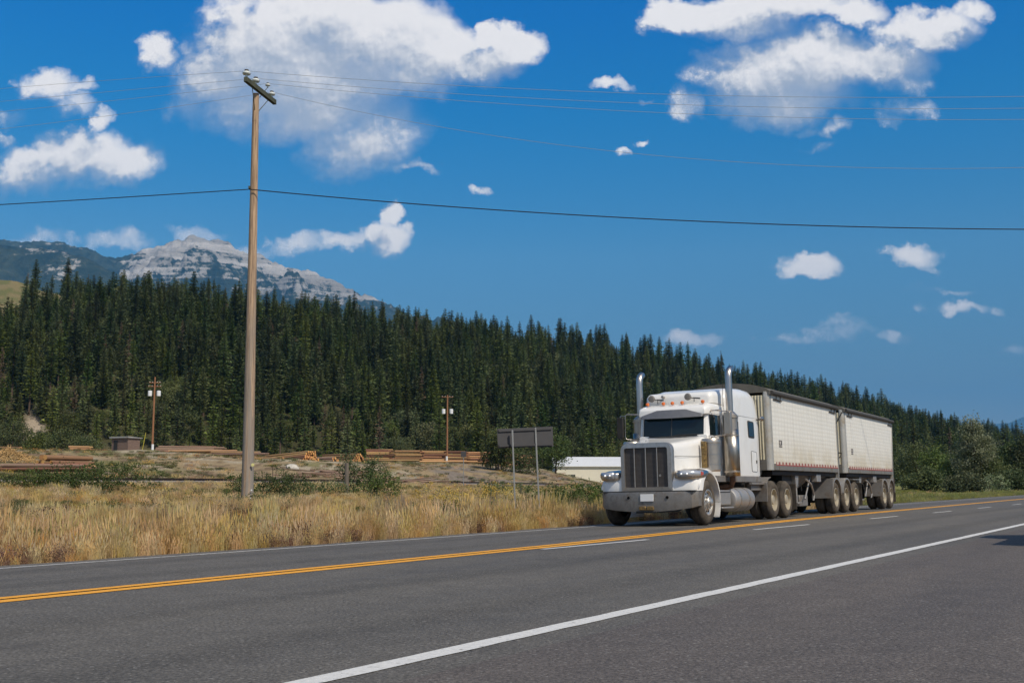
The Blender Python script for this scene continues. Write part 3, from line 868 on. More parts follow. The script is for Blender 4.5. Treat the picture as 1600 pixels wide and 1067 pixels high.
# roof fairing between cab roof and sleeper
def fair_ring(t, w, zt, zb, r):
    p = rounded([(-w, zb), (-w, zt), (w, zt), (w, zb)], [0.02, r, r, 0.02], 8)
    return [(t, y, z) for y, z in p]
MB().loft([fair_ring(1.44, .80, 3.14, 2.96, .12), fair_ring(1.48, .86, 3.22, 2.96, .15), fair_ring(1.60, .89, 3.27, 2.96, .16), fair_ring(2.0, .92, 3.31, 2.95, .17), fair_ring(2.35, .99, 3.36, 2.9, .2)]).build('roof_fairing', M_paint, tr, smooth=55)
# roof marker lights and round lamps
for y in (.73, .30, .06, -.20, -.74):
    e = MB().lathe([(.001, -.055), (.030, -.05), (.044, -.02), (.046, .01)], (1.22, y, 2.985), 'x', 14).build('marker_light', M_amber, tr)
    MB().lathe([(.047, 0), (.044, .03), (.020, .10), (.001, .13)], (1.228, y, 2.985), 'x', 14).build('lamp_body', M_chrome, e)
for y in (.64, -.335):
    e = MB().lathe([(.001, -.05), (.07, -.045), (.088, -.02), (.09, .0), (.075, .05), (.03, .08)], (1.28, y, 3.13), 'x', 22).build('round_roof_lamp', M_hornface, tr)
    MB().tube([(1.34, y, 3.12), (1.34, y - .14, 3.09), (1.34, y - .14, 3.0)], .011, 6).tube([(1.34, y - .12, 3.10), (1.34, y - .30, 3.08)], .016, 6).build('bracket', M_black, e)
MB().lathe([(.001, -.06), (.035, -.05), (.028, .0), (.02, .18)], (1.36, .36, 3.17), 'x', 12).build('air_horn', M_chrome, tr)

# sleeper
def sl_ring(t, w, zt, zb, r, rt=0):
    p = rounded([(-w, zb), (-w, 2.7), (-w + rt, zt), (w - rt, zt), (w, 2.7), (w, zb)], [0.03, .3, r, r, .3, 0.03], 8)
    return [(t, y, z) for y, z in p]
sl = MB().loft([sl_ring(2.10, 1.00, 3.20, 1.14, .22, .04), sl_ring(2.22, 1.07, 3.33, 1.14, .26, .04), sl_ring(2.6, 1.085, 3.41, 1.14, .28, .04), sl_ring(3.6, 1.085, 3.47, 1.14, .28, .04), sl_ring(4.15, 1.085, 3.46, 1.14, .28, .04), sl_ring(4.40, 1.085, 3.37, 1.14, .24, .04), sl_ring(4.53, 1.07, 3.20, 1.14, .2, .04), sl_ring(4.64, 1.06, 2.75, 1.16, .1, .01)])
slo = sl.build('sleeper', M_paint, tr, smooth=50)
MB().tube([(2.12, -1.088, 2.705), (4.60, -1.078, 2.705)], .004, 4).build('panel_seam', M_gasket, slo, smooth=0)
MB().tube([(4.47, -1.09, 3.22), (4.60, -1.082, 2.9), (4.66, -1.08, 2.5), (4.67, -1.08, 1.2)], .010, 6).build('rear_trim', M_gasket, slo)
for s in (-1, 1):
    w_ = MB().prism(rounded([(3.66, 2.17), (4.18, 2.16), (4.15, 2.60), (3.63, 2.62)], .07, 4), s * 1.08, s * 1.096).build('sleeper_window', M_gasket, tr, smooth=0)
    MB().prism(rounded([(3.70, 2.21), (4.14, 2.20), (4.11, 2.57), (3.67, 2.58)], .05, 4), s * 1.09, s * 1.10).build('glass', M_glass, w_, smooth=0)
    hp = rounded([(3.86, 1.28), (4.32, 1.27), (4.30, 1.80), (3.84, 1.82)], .05, 4)
    h = MB().prism(hp, s * 1.083, s * 1.092).build('luggage_door', M_paint, tr, smooth=0)
    MB().tube([(a, s * 1.0925, c) for a, c in hp + [hp[0]]], .006, 4, False).build('door_seal', M_gasket, h, smooth=0)
    MB().box(4.24, 4.29, s * 1.10 - .012, s * 1.10 + .012, 1.50, 1.58).build('latch', M_gasket, h)
e = MB().lathe([(.001, -.085), (.05, -.07), (.07, -.03), (.073, .01), (.06, .06), (.02, .09)], (4.62, -1.17, 2.71), 'x', 18).build('work_lamp', M_chrome, tr)
MB().tube([(4.40, -1.09, 2.66), (4.45, -1.16, 2.68), (4.60, -1.17, 2.70)], .014, 6).build('bracket', M_black, e)

# exhaust stacks
def stack(s):
    e = empty('exhaust_stack'); e.parent = tr
    y = s * 1.21; t = 1.86
    MB().tube([(t, y, 2.65), (t, y, 3.59), (t + .02, y, 3.70), (t + .08, y, 3.79), (t + .20, y, 3.84)], .088, 20, False).build('pipe', M_chrome, e, smooth=60)
    MB().lathe([(.001, 0), (.082, 0)], (t + .2, y, 3.84), 'x', 16).build('pipe_mouth', M_hole, e, smooth=0)
    MB().lathe([(.09, 1.16), (.18, 1.19), (.18, 2.66), (.12, 2.73), (.09, 2.75)], (t, y, 0), 'z', 28).build('muffler', M_steel, e, smooth=40)
    # perforated guard: half shell on the outside
    g = MB(); r1 = []; r2 = []
    for k in range(15):
        q = R(-115 + 230 * k / 14)
        r1.append((t + (.202) * math.sin(q), y + s * .202 * math.cos(q)))
    g.loft([[(a, b_, 1.14) for a, b_ in r1], [(a, b_, 2.30) for a, b_ in r1]], False, False)
    go = g.build('heat_guard', M_perf, e, smooth=60); q = go.modifiers.new('s', 'SOLIDIFY'); q.thickness = .004
    MB().box(t + .20, t + .34, y - .10, y + .10, 1.14, 2.68).build('mount_panel', M_steel, e, bevel=.02)
    MB().box(t + .26, t + .29, y - .115, y + .115, 1.6, 2.50).build('slot', M_gasket, e)
    for z in (1.25, 2.15, 2.6): MB().lathe([(.17, -.015), (.208, -.015), (.208, .015), (.17, .015)], (t, y, z), 'z', 28).build('clamp', M_steel, e)
    MB().tube([(t, y, 1.18), (t + .01, y, 1.02), (t + .10, y + -s * .08, .90), (t + .06, y - s * .35, .85)], .075, 12).build('lower_pipe', M_rustpipe, e)
    return e
for s in (-1, 1): stack(s)
MB().tube([(2.0, -1.0, 2.9), (2.0, -1.0, 4.32)], .006, 5).build('antenna', M_gasket, tr)

# air cleaners with light bars
for s in (-1, 1):
    e = MB().lathe([(.001, 1.245), (.20, 1.25), (.222, 1.28), (.222, 1.93), (.232, 1.94), (.232, 2.0), (.21, 2.04), (.001, 2.06)], (.86, s * 1.03, 0), 'z', 32).build('air_cleaner', M_steel, tr, smooth=35)
    for z in (1.42, 1.66, 1.90): MB().lathe([(.221, -.012), (.229, -.012), (.229, .012), (.221, .012)], (.86, s * 1.03, z), 'z', 32).build('strap', M_chrome, e)
    bar = MB().box(.56, .605, s * .955 - .065, s * .955 + .065, 1.34, 1.97).build('light_bar', M_gold, tr, bevel=.008)
    for z in (1.42, 1.55, 1.68, 1.81, 1.91): MB().lathe([(.001, -.02), (.026, -.012), (.03, .004)], (.558, s * .955, z), 'x', 10).build('marker', M_gold, bar)

# mirrors
def mirror(s):
    e = empty('mirror'); e.parent = tr
    t, y = 1.05, s * 1.42
    MB().prism(rounded([(y - .085, 2.14), (y - .085, 2.68), (y + .085, 2.68), (y + .085, 2.14)], .03, 3), t - .05, t + .03, 'x').build('mirror_head', M_black if s > 0 else M_steel, e, bevel=.01)
    MB().prism(rounded([(y - .072, 2.16), (y - .072, 2.66), (y + .072, 2.66), (y + .072, 2.16)], .02, 3), t + .031, t + .036, 'x').build('mirror_glass', M_chrome, e, smooth=0)
    yi = s * .94
    MB().tube([(t + .12, yi, 2.74), (t, s * 1.24, 2.75), (t, s * 1.28, 2.72), (t, s * 1.30, 2.18), (t, s * 1.26, 2.12), (t + .12, yi, 2.08)], .013, 8).tube([(t, s * 1.29, 2.71), (t, y, 2.71), (t, y, 2.66)], .012, 8).tube([(t, s * 1.29, 2.13), (t, y, 2.11), (t, y, 2.16)], .012, 8).build('bracket', M_chrome, e)
    return e
for s in (-1, 1): mirror(s)
for s in (-1,):
    MB().tube([(1.7, -1.30, 2.2), (1.7, -1.30, 2.72)], .02, 8).tube([(1.62, -1.30, 2.2), (1.62, -1.30, 2.72)], .012, 8).tube([(1.2, -.95, 2.76), (1.7, -1.3, 2.74), (1.95, -1.28, 2.74)], .013, 8).tube([(1.2, -.95, 2.1), (1.6, -1.28, 2.18), (1.9, -1.32, 2.18)], .012, 8).build('grab_rail', M_steel, tr)

# skirts, tanks, steps, battery box, quarter fenders
for s in (-1, 1):
    MB().prism([(.86, 1.0), (4.72, 1.0), (4.72, 1.06), (4.60, 1.15), (.86, 1.15)], s * 1.03, s * 1.09).build('side_skirt', M_fair, tr, bevel=.01)
    tk = MB().lathe([(.001, 0), (.20, .0), (.27, .02), (.30, .07), (.30, 1.50), (.27, 1.55), (.20, 1.57), (.001, 1.57)], (2.02, s * .94, .56), 'x', 36).build('fuel_tank', M_alu, tr, smooth=40)
    for t in (2.42, 3.10): MB().lathe([(.299, -.03), (.308, -.03), (.308, .03), (.299, .03)], (t, s * .94, .56), 'x', 36).build('strap', M_steel, tk)
    MB().box(.93, 1.78, s * .64 if s > 0 else -1.17, 1.17 if s > 0 else -.64, .44, .80).build('step_box', M_alu, tr, bevel=.02)
    MB().box(.92, 1.80, s * .78 if s > 0 else -1.24, 1.24 if s > 0 else -.78, .355, .395).build('step', M_alu, tr, bevel=.01)
    MB().box(1.0, 1.75, s * 1.171 - .005, s * 1.171 + .005, .74, .765).build('vent', M_gasket, tr)
    qf = MB().box(4.62, 4.66, s * .62 if s > 0 else -1.24, 1.24 if s > 0 else -.62, .48, .98).build('quarter_fender', M_fair, tr, bevel=.006)
    MB().loft([[(4.62, s * yy, .98) for yy in (.62, 1.24)] + [(4.64, s * yy, .96) for yy in (1.24, .62)], [(4.78, s * yy, 1.10) for yy in (.62, 1.24)] + [(4.79, s * yy, 1.08) for yy in (1.24, .62)], [(5.0, s * yy, 1.14) for yy in (.62, 1.24)] + [(5.0, s * yy, 1.12) for yy in (1.24, .62)]]).build('fender_curve', M_fair, qf)
    MB().box(3.75, 4.62, s * 1.02 - .06, s * 1.02 + .06, .78, 1.0).box(3.6, 4.7, s * 1.12 - .05, s * 1.12 + .05, .93, .99).build('tool_tray', M_fair, tr, bevel=.01)
    MB().box(7.5, 7.53, s * .62 if s > 0 else -1.22, 1.22 if s > 0 else -.62, .22, .95).build('mud_flap', M_rubber, tr)

# ================================================================== trailers
def panel_mat():
    m = mat('riveted_white_panel', (.66, .65, .60), .42); nt = m.node_tree; b = nt.nodes['Principled BSDF']
    t = nt.nodes.new('ShaderNodeTexCoord'); s = nt.nodes.new('ShaderNodeSeparateXYZ'); nt.links.new(t.outputs['Object'], s.inputs[0])
    gl = None
    for ax, per, w in (('X', .305, .022), ('Z', .125, .030)):
        fr = fmath(nt, 'FRACT', fmath(nt, 'DIVIDE', s.outputs[ax], per))
        d = fmath(nt, 'ABSOLUTE', fmath(nt, 'SUBTRACT', fr, .5))
        q = maprange(nt, d, w / per * .5, w / per * 1.3, 1, 0)
        if ax == 'Z': q = fmath(nt, 'MULTIPLY', q, .55)
        gl = q if gl is None else fmath(nt, 'MAXIMUM', gl, q)
    n = noise_node(nt, t.outputs['Object'], 1.2, 8, .65)
    n2 = noise_node(nt, vmath(nt, 'MULTIPLY', t.outputs['Object'], (4, 4, .5)), 1.5, 6, .6)
    grime = fmath(nt, 'MULTIPLY', maprange(nt, s.outputs['Z'], 1.5, 2.5, 1, 0), maprange(nt, n, .35, .65, .3, 1))   # road dust thrown up on the lower sides
    c = mixcol(nt, grime, (.76, .74, .67), (.57, .51, .38))
    c = mixcol(nt, maprange(nt, n2, .5, .75, 0, .3), c, (.48, .45, .38))
    c = mixcol(nt, fmath(nt, 'MULTIPLY', gl, .26), c, (.32, .30, .25))
    nt.links.new(c, b.inputs['Base Color'])
    bn = nt.nodes.new('ShaderNodeBump'); bn.inputs['Strength'].default_value = .5; bn.inputs['Distance'].default_value = .01
    nt.links.new(fmath(nt, 'SUBTRACT', noise_node(nt, t.outputs['Object'], 2.2, 3, .5), fmath(nt, 'MULTIPLY', gl, .5)), bn.inputs['Height']); nt.links.new(bn.outputs[0], b.inputs['Normal'])
    return m
M_panel = panel_mat()
M_front = mat('cream_front_panel', (.55, .50, .36), .5, var=.1, vscale=4)
M_post = mat('bright_post', (.52, .50, .45), .42, .6, var=.1, vscale=3, dirt=(.3, .26, .2), dscale=2)
M_rail = mat('dull_rail', (.25, .235, .205), .5, .5, dirt=(.16, .135, .10), dscale=3)
M_tarp = mat('dark_tarp', (.115, .105, .085), .8, var=.2, vscale=3, bump=.3, bscale=8)
M_tarproll = mat('tarp_roll', (.045, .042, .036), .75, var=.2, vscale=6)

def tape_mat():
    m = mat('reflective_tape', (.5, .5, .5), .45); nt = m.node_tree; b = nt.nodes['Principled BSDF']
    tc_ = nt.nodes.new('ShaderNodeTexCoord'); s = nt.nodes.new('ShaderNodeSeparateXYZ'); nt.links.new(tc_.outputs['Object'], s.inputs[0])
    fr = fmath(nt, 'FRACT', fmath(nt, 'DIVIDE', s.outputs['X'], .34))
    n = noise_node(nt, tc_.outputs['Object'], 9, 5, .6)
    c = mixcol(nt, fmath(nt, 'GREATER_THAN', fr, .5), (.28, .08, .06), (.55, .50, .41))
    nt.links.new(mixcol(nt, maprange(nt, n, .45, .75, 0, .5), c, (.36, .30, .22)), b.inputs['Base Color'])
    return m
M_tape = tape_mat()
def trailer(x0, x1, axles, fend, label, slope=0.0, decal=0):
    """x0..x1 are distances behind the tractor's front axle"""
    e = empty('grain_trailer', O_TR, (-0.02, 0, TRZ), label=label, cat='trailer', group='twin grain trailers')
    W = 1.25; zt, zb = 3.42, 1.50
    # nose: front wall, rounded corner posts
    for s in (-1, 1):
        arc = [(x0 + .16 - .16 * math.cos(q), s * (W - .16 + .16 * math.sin(q))) for q in [PI / 2 * k / 8 for k in range(9)]]
        arc2 = [(a + .03, b_ - s * .03) for a, b_ in arc[::-1]]
        MB().loft([[(a, b_, 1.33) for a, b_ in arc + arc2], [(a, b_, 3.50) for a, b_ in arc + arc2]]).build('corner_post', M_post, e, smooth=50)
    fr = MB(); n = 26; ys = np.linspace(-W + .16, W - .16, n * 2 + 1)
    fr.loft([[(x0 + (.03 if k % 2 else .0), y, z) for k, y in enumerate(ys)] + [(x0 + .08, ys[-1], z), (x0 + .08, ys[0], z)] for z in (1.62, 3.40)])
    fr.build('front_wall', M_front, e, smooth=0)
    MB().box(x0 + .005, x0 + .06, -W + .16, W - .16, 1.33, 1.62).build('nose_plate', M_rail, e)
    # box body
    rx = x1 + slope
    for s in (-1, 1):
        y0, y1 = (W - .035) * s, W * s
        MB().hexa([(x0 + .165, y0, zb), (x1, y0, zb), (x1, y1, zb), (x0 + .165, y1, zb), (x0 + .165, y0, zt), (rx, y0, zt), (rx, y1, zt), (x0 + .165, y1, zt)]).build('side_panel', M_panel, e, smooth=0)
        MB().box(x0 + .165, x1, min(s * 1.19, s * 1.265), max(s * 1.19, s * 1.265), 1.33, 1.475).build('bottom_rail', M_rail, e, bevel=.006)
        MB().hexa([(x0 + .02, s * 1.20, 3.42), (rx, s * 1.20, 3.42), (rx, s * 1.27, 3.42), (x0 + .02, s * 1.27, 3.42), (x0 + .02, s * 1.20, 3.50), (rx, s * 1.20, 3.50), (rx, s * 1.27, 3.50), (x0 + .02, s * 1.27, 3.50)]).build('top_rail', M_rail, e)
        MB().tube([(x0 + .05, s * 1.30, 3.46), (rx + .05, s * 1.30, 3.46)], .065, 12).build('tarp_roll', M_tarproll, e)
        # conspicuity tape
        MB().box(x0 + .36, x1 - .02, min(s * 1.2505, s * 1.2535), max(s * 1.2505, s * 1.2535), 1.487, 1.56).build('reflective_tape', M_tape, e, smooth=0)
        MB().box(x0 + .32, x1 - .02, min(s * 1.26, s * 1.27), max(s * 1.26, s * 1.27), 1.462, 1.482).build('red_stripe', M_dark_red, e, smooth=0)
        for a in (x0 + .30, x1 - .85 + slope):
            MB().tube([(a, s * 1.28, 3.30), (a + .80, s * 1.28, 3.28)], .018, 6).tube([(a + .3, s * 1.27, 3.29), (a + .3, s * 1.27, 3.42)], .012, 5).tube([(a + .7, s * 1.27, 3.28), (a + .7, s * 1.27, 3.42)], .012, 5).build('tarp_bracket', M_tarproll, e)
    MB().hexa([(x1 - .03, -1.2, 1.34), (x1, -1.2, 1.34), (x1, 1.2, 1.34), (x1 - .03, 1.2, 1.34), (rx - .03, -1.2, 3.45), (rx, -1.2, 3.45), (rx, 1.2, 3.45), (rx - .03, 1.2, 3.45)]).build('rear_wall', M_front, e)
    for s in (-1, 1): MB().hexa([(x1 - .02, s * 1.27, 1.1), (x1 + .05, s * 1.27, 1.1), (x1 + .05, s * 1.17, 1.1), (x1 - .02, s * 1.17, 1.1), (rx - .02, s * 1.27, 3.46), (rx + .05, s * 1.27, 3.46), (rx + .05, s * 1.17, 3.46), (rx - .02, s * 1.17, 3.46)]).build('rear_post', M_post, e)
    # arched tarp roof
    tp = MB(); rings = []
    for i in range(13):
        a = x0 + .02 + (rx - x0 - .04) * i / 12
        top = .30 - (.008 if i % 2 else 0)
        ring = [(a, 1.27 * math.sin(q) * -1, 3.48 + top * math.cos(q) ** 1.2) for q in [R(-90 + 180 * k / 16) for k in range(17)]]
        rings.append(ring)
    tp.loft(rings, True, True); tp.build('tarp', M_tarp, e, smooth=60)
    # emblem plate, too small to read in the photograph
    if decal:
        dcl = MB(); zc = 2.02; a = x0 + decal
        dcl.box(a, a + .29, -1.256, -1.251, zc + .01, zc + .15).box(a, a + .29, -1.256, -1.251, zc - .045, zc - .012)
        do = dcl.build('emblem', mat('emblem_dark', (.10, .085, .075), .5, var=.3, vscale=20), e, smooth=0)
        MB().lathe([(.001, -1.2575), (.045, -1.2575), (.05, -1.256)], (a + .11, 0, zc + .08), 'y', 16).box(a + .03, a + .26, -1.2575, -1.256, zc - .01, zc + .005).build('emblem_mark', M_tape_w, do, smooth=0)
    # frame and hoppers underneath
    fm = MB()
    for s in (-1, 1): fm.box(x0 + .3, max(x1, axles[-1] + .6), s * .45 - .05, s * .45 + .05, 1.02, 1.20)
    fm.box(x0 + .3, x1, -1.15, 1.15, 1.20, 1.33)
    for a in axles: fm.box(a - .15, a + .15, -.5, .5, .55, 1.1)
    fm.build('frame', M_black, e, bevel=.008)
    return e
def hopper(e, c, z0=.55, w=.9):
    MB().loft([[(c - 1.35, -1.1, 1.32), (c + 1.35, -1.1, 1.32), (c + 1.35, 1.1, 1.32), (c - 1.35, 1.1, 1.32)], [(c - .28, -.3, z0), (c + .28, -.3, z0), (c + .28, .3, z0), (c - .28, .3, z0)]]).build('hopper', M_fair, e)
    MB().box(c - .33, c + .33, -.36, .36, z0 - .10, z0).build('hopper_gate', M_black, e, bevel=.01)
def landing(e, t):
    for s in (-1, 1):
        MB().loft([[(t - .20, s * 1.10, 1.33), (t + .20, s * 1.10, 1.33), (t + .20, s * .96, 1.33), (t - .20, s * .96, 1.33)], [(t - .12, s * 1.09, .85), (t + .10, s * 1.09, .85), (t + .10, s * .97, .85), (t - .12, s * .97, .85)]]).box(t - .05, t + .04, s * 1.03 - .045, s * 1.03 + .045, .42, .86).box(t - .22, t + .22, s * 1.03 - .12, s * 1.03 + .12, .375, .42).build('landing_leg', M_alu, e, bevel=.008)
    MB().tube([(t, -1.0, .9), (t, 1.0, .9)], .03, 8).tube([(t - .02, -1.14, .95), (t + .1, -1.17, .95), (t + .12, -1.18, .75)], .015, 6).build('crank', M_black, e)
def arch_fender(e, a, s, lead=False, rr=.63):
    pts = [(a + rr * math.cos(q), .53 + rr * math.sin(q)) for q in [R(12 + 156 * k / 14) for k in range(15)]]
    ya, yb = s * .60, s * 1.27
    rings = [[(t, ya, z), (t, yb, z), (t, yb, z - .05), (t + (a - t) * .02, yb - s * .02, z - .05), (t + (a - t) * .02, yb - s * .02, z - .012), (t + (a - t) * .02, ya, z - .012)] for t, z in pts]
    o = MB().loft(rings).build('wheel_fender', M_alu, e, smooth=50)
    if lead:
        t0 = a - rr - .02
        MB().hexa([(t0 - .02, ya, .50), (t0, ya, .50), (t0, yb, .50), (t0 - .02, yb, .50), (t0 + .10, ya, 1.13), (t0 + .14, ya, 1.13), (t0 + .14, yb, 1.13), (t0 + .10, yb, 1.13)]).build('splash_plate', M_fair, o)
T1 = trailer(5.19, 12.62, [12.3, 13.75, 15.2], None, 'white hopper grain trailer hitched directly behind the semi truck, closest to the cab', 0.0, .72)
T2 = trailer(13.92, 21.62, [20.0, 21.3], None, 'rear white hopper grain trailer at the tail end of the road train', 0.42, .75)
for a in (12.3, 13.75, 15.2): dual(T1, a)
for a in (20.0, 21.3): dual(T2, a)
hopper(T1, 9.3); hopper(T2, 18.0)
MB().box(6.9, 7.9, -1.0, 1.0, .95, 1.32).build('king_pin_box', M_black, T1)
landing(T1, 8.15); landing(T2, 16.55)
for s in (-1, 1):
    arch_fender(T1, 12.3, s, True); arch_fender(T1, 13.75, s)
    arch_fender(T2, 20.0, s, True); arch_fender(T2, 21.3, s)
    MB().box(14.75, 15.75, s * .62 if s > 0 else -1.24, 1.24 if s > 0 else -.62, 1.10, 1.125).build('flat_fender', M_alu, T1)
    MB().box(16.0, 16.03, s * .62 if s > 0 else -1.24, 1.24 if s > 0 else -.62, .2, 1.0).build('mud_flap', M_rubber, T1)
    MB().box(22.05, 22.08, s * .62 if s > 0 else -1.24, 1.24 if s > 0 else -.62, .25, 1.2).build('mud_flap', M_rubber, T2)
# air tanks, hoses and braces seen under the boxes
for e, t in ((T1, 10.6), (T2, 18.9)):
    MB().lathe([(.001, -.4), (.10, -.38), (.13, -.3), (.13, .3), (.10, .38), (.001, .4)], (t, -.75, 1.0), 'x', 16).build('air_tank', M_black, e)
    MB().box(t - .4, t + .1, -1.16, -.98, 1.02, 1.25).build('valve_box', M_alu, e, bevel=.01)
    MB().tube([(t - 1.5, -1.1, 1.1), (t - 1.1, -1.15, .95), (t - .7, -1.12, .62), (t - .75, -1.1, .45)], .03, 7).tube([(t - 1.7, -1.1, .5), (t - .6, -1.0, 1.2)], .025, 7).build('brace', M_alu, e)
MB().box(8.7, 9.6, -1.0, -.55, .28, .62).build('chute', M_fair, T1, bevel=.03)
# front of the second trailer: ladder and tarp crank rods in the gap
ld = MB()
for y in (-1.02, -.72): ld.tube([(13.84, y, 1.62), (13.84, y, 2.75)], .016, 6)
for z in (1.75, 2.0, 2.25, 2.5): ld.tube([(13.84, -1.02, z), (13.84, -.72, z)], .014, 6)
ld.build('ladder', M_post, T2)
MB().tube([(13.86, -1.2, 3.40), (13.80, -.6, 2.35)], .02, 6).tube([(13.82, -.62, 2.10), (13.84, -1.12, 2.0), (13.80, -1.05, 1.85)], .02, 6).build('tarp_crank', M_tarproll, T2)
# ================================================================== mountains
def fbm_ridge(x, y, s, o=5):
    t = 0; a = 1; n = 0; x = x / s; y = y / s
    for i in range(o):
        t = t + a * (1 - np.abs(2 * vnoise(x + 31.7 * i, y + 11.9 * i) - 1)); n += a; a *= .52; x = x * 2.1; y = y * 2.1
    return t / n
def mountain(name, D, prof, foot, back, m, amp, label=None, nx=420, nz=120, peakw=1.0):
    px = np.linspace(prof[0][0], prof[-1][0], nx)
    hz = np.interp(px, [a for a, _ in prof], [b_ for _, b_ in prof])
    ridge = np.array([at(800, y, D).z for y in hz])
    s = np.linspace(0, 1, nz)
    PX, S = np.meshgrid(px, s)
    Y = foot + (back - foot) * S
    X = (PX - 800) / F_PX * D * (.6 + .4 * Y / D)                  # columns spread with distance
    q = (D - foot) / (back - foot)
    up = np.clip(S / q, 0, 1) ** 1.25; dn = np.clip((1 - S) / (1 - q), 0, 1)
    shape = np.where(S < q, up, dn)
    Hh = np.tile(ridge, (nz, 1)) * shape
    nse = fbm_ridge(X, Y, D * .11, 6) - .55
    mid = 4 * shape * (1 - shape)
    Hh = Hh + nse * amp * 2.4 * (mid + .02) * sstep(0, .15, shape) + (fbm(X, Y, D * .012, 4) - .5) * amp * .28 * sstep(.05, .3, shape)
    V = np.stack([X.ravel(), Y.ravel(), Hh.ravel() - 3], 1)
    i = (np.arange(nz - 1)[:, None] * nx + np.arange(nx - 1)[None, :]).ravel()
    me = np_mesh(name, V, np.stack([i, i + 1, i + nx + 1, i + nx], 1), m)
    return link(name, me, kind='structure')

rm = bpy.data.materials.new('mountain_rock'); rm.use_nodes = True
nt = rm.node_tree; b = nt.nodes['Principled BSDF']; b.inputs['Roughness'].default_value = .95; b.inputs['Specular IOR Level'].default_value = .1
gg = nt.nodes.new('ShaderNodeNewGeometry'); P = gg.outputs['Position']
sp = nt.nodes.new('ShaderNodeSeparateXYZ'); nt.links.new(P, sp.inputs[0])
big = noise_node(nt, P, .0011, 8, .66)
strat = noise_node(nt, vmath(nt, 'MULTIPLY', P, (.00045, .00045, .011)), 1.0, 9, .68)
fin = noise_node(nt, P, .012, 6, .7)
hgt = maprange(nt, sp.outputs['Z'], 700, 1800, -.25, .36, False)
xg = maprange(nt, sp.outputs['X'], -3050, -2600, -.25, .10, False)
rockf = fmath(nt, 'ADD', fmath(nt, 'ADD', fmath(nt, 'MULTIPLY', big, .95), fmath(nt, 'MULTIPLY', strat, .85)), fmath(nt, 'ADD', hgt, xg))
rockf = fmath(nt, 'ADD', rockf, fmath(nt, 'MULTIPLY', fmath(nt, 'SUBTRACT', fin, .5), .85))
msk = maprange(nt, rockf, 1.10, 1.20)
rock = mixcol(nt, maprange(nt, strat, .35, .65), (.20, .19, .18), (.50, .475, .45))
rock = mixcol(nt, maprange(nt, fin, .35, .65, 0, .5), rock, (.26, .24, .21))
veg = mixcol(nt, maprange(nt, fin, .35, .65), (.016, .026, .018), (.050, .062, .040))
nt.links.new(mixcol(nt, msk, veg, rock), b.inputs['Base Color'])
bn = nt.nodes.new('ShaderNodeBump'); bn.inputs['Strength'].default_value = 1.0; bn.inputs['Distance'].default_value = 60
nt.links.new(fmath(nt, 'ADD', big, fmath(nt, 'ADD', fmath(nt, 'MULTIPLY', strat, .5), fmath(nt, 'MULTIPLY', fin, .35))), bn.inputs['Height']); nt.links.new(bn.outputs[0], b.inputs['Normal'])
mountain('mountain', 8000, [(-500,470),(-250,385),(-100,372),(0,372),(60,375),(110,382),(150,393),(175,398),(205,394),(235,382),(255,376),(285,374),(328,375),(352,380),(385,396),(420,409),(460,418),(500,430),(540,444),(580,461),(610,478),(640,492),(670,496),(692,494),(720,512),(780,540),(900,600),(1100,700)], 5200, 10500, rm, 420, nx=700, nz=220)
M_forest_hill = mat('distant_forest', (.045, .055, .03), .95, var=.4, vscale=.006, coord='World')
mountain('foothill', 6000, [(-500,395),(-200,376),(-60,380),(0,382),(60,388),(110,397),(150,412),(200,440),(260,470),(330,520),(420,600)], 4300, 7000, rm, 220, nx=260, nz=90)
M_far = mat('far_range', (.05, .06, .045), .95, var=.3, vscale=.001, coord='World')
mountain('far_mountain', 19000, [(1250,756),(1380,720),(1450,690),(1500,680),(1535,667),(1565,662),(1600,652),(1660,640),(1760,655),(1900,640),(2200,690),(2700,754)], 15500, 22000, M_far, 300, nx=260, nz=70)

# ================================================================== conifers
M_bark = mat('tree_bark', (.085, .055, .038), .9, var=.3, vscale=4)
M_fir = leaf_mat('fir_needles', (.052, .082, .022), (.100, .125, .030), .50, .25, .06)
M_fir2 = leaf_mat('young_fir_needles', (.080, .118, .028), (.130, .155, .042), .40, .18, .08)
M_olive = leaf_mat('broad_leaves', (.085, .115, .030), (.140, .155, .048), .35, .3, .25)
M_silver = leaf_mat('pale_leaves', (.15, .185, .07), (.36, .39, .23), .2, .35, .9)
M_shrub = leaf_mat('shrub_leaves', (.065, .105, .026), (.120, .150, .042), .3, .3, .8)
M_dead = mat('bare_branch', (.13, .085, .05), .9, var=.2, vscale=3)

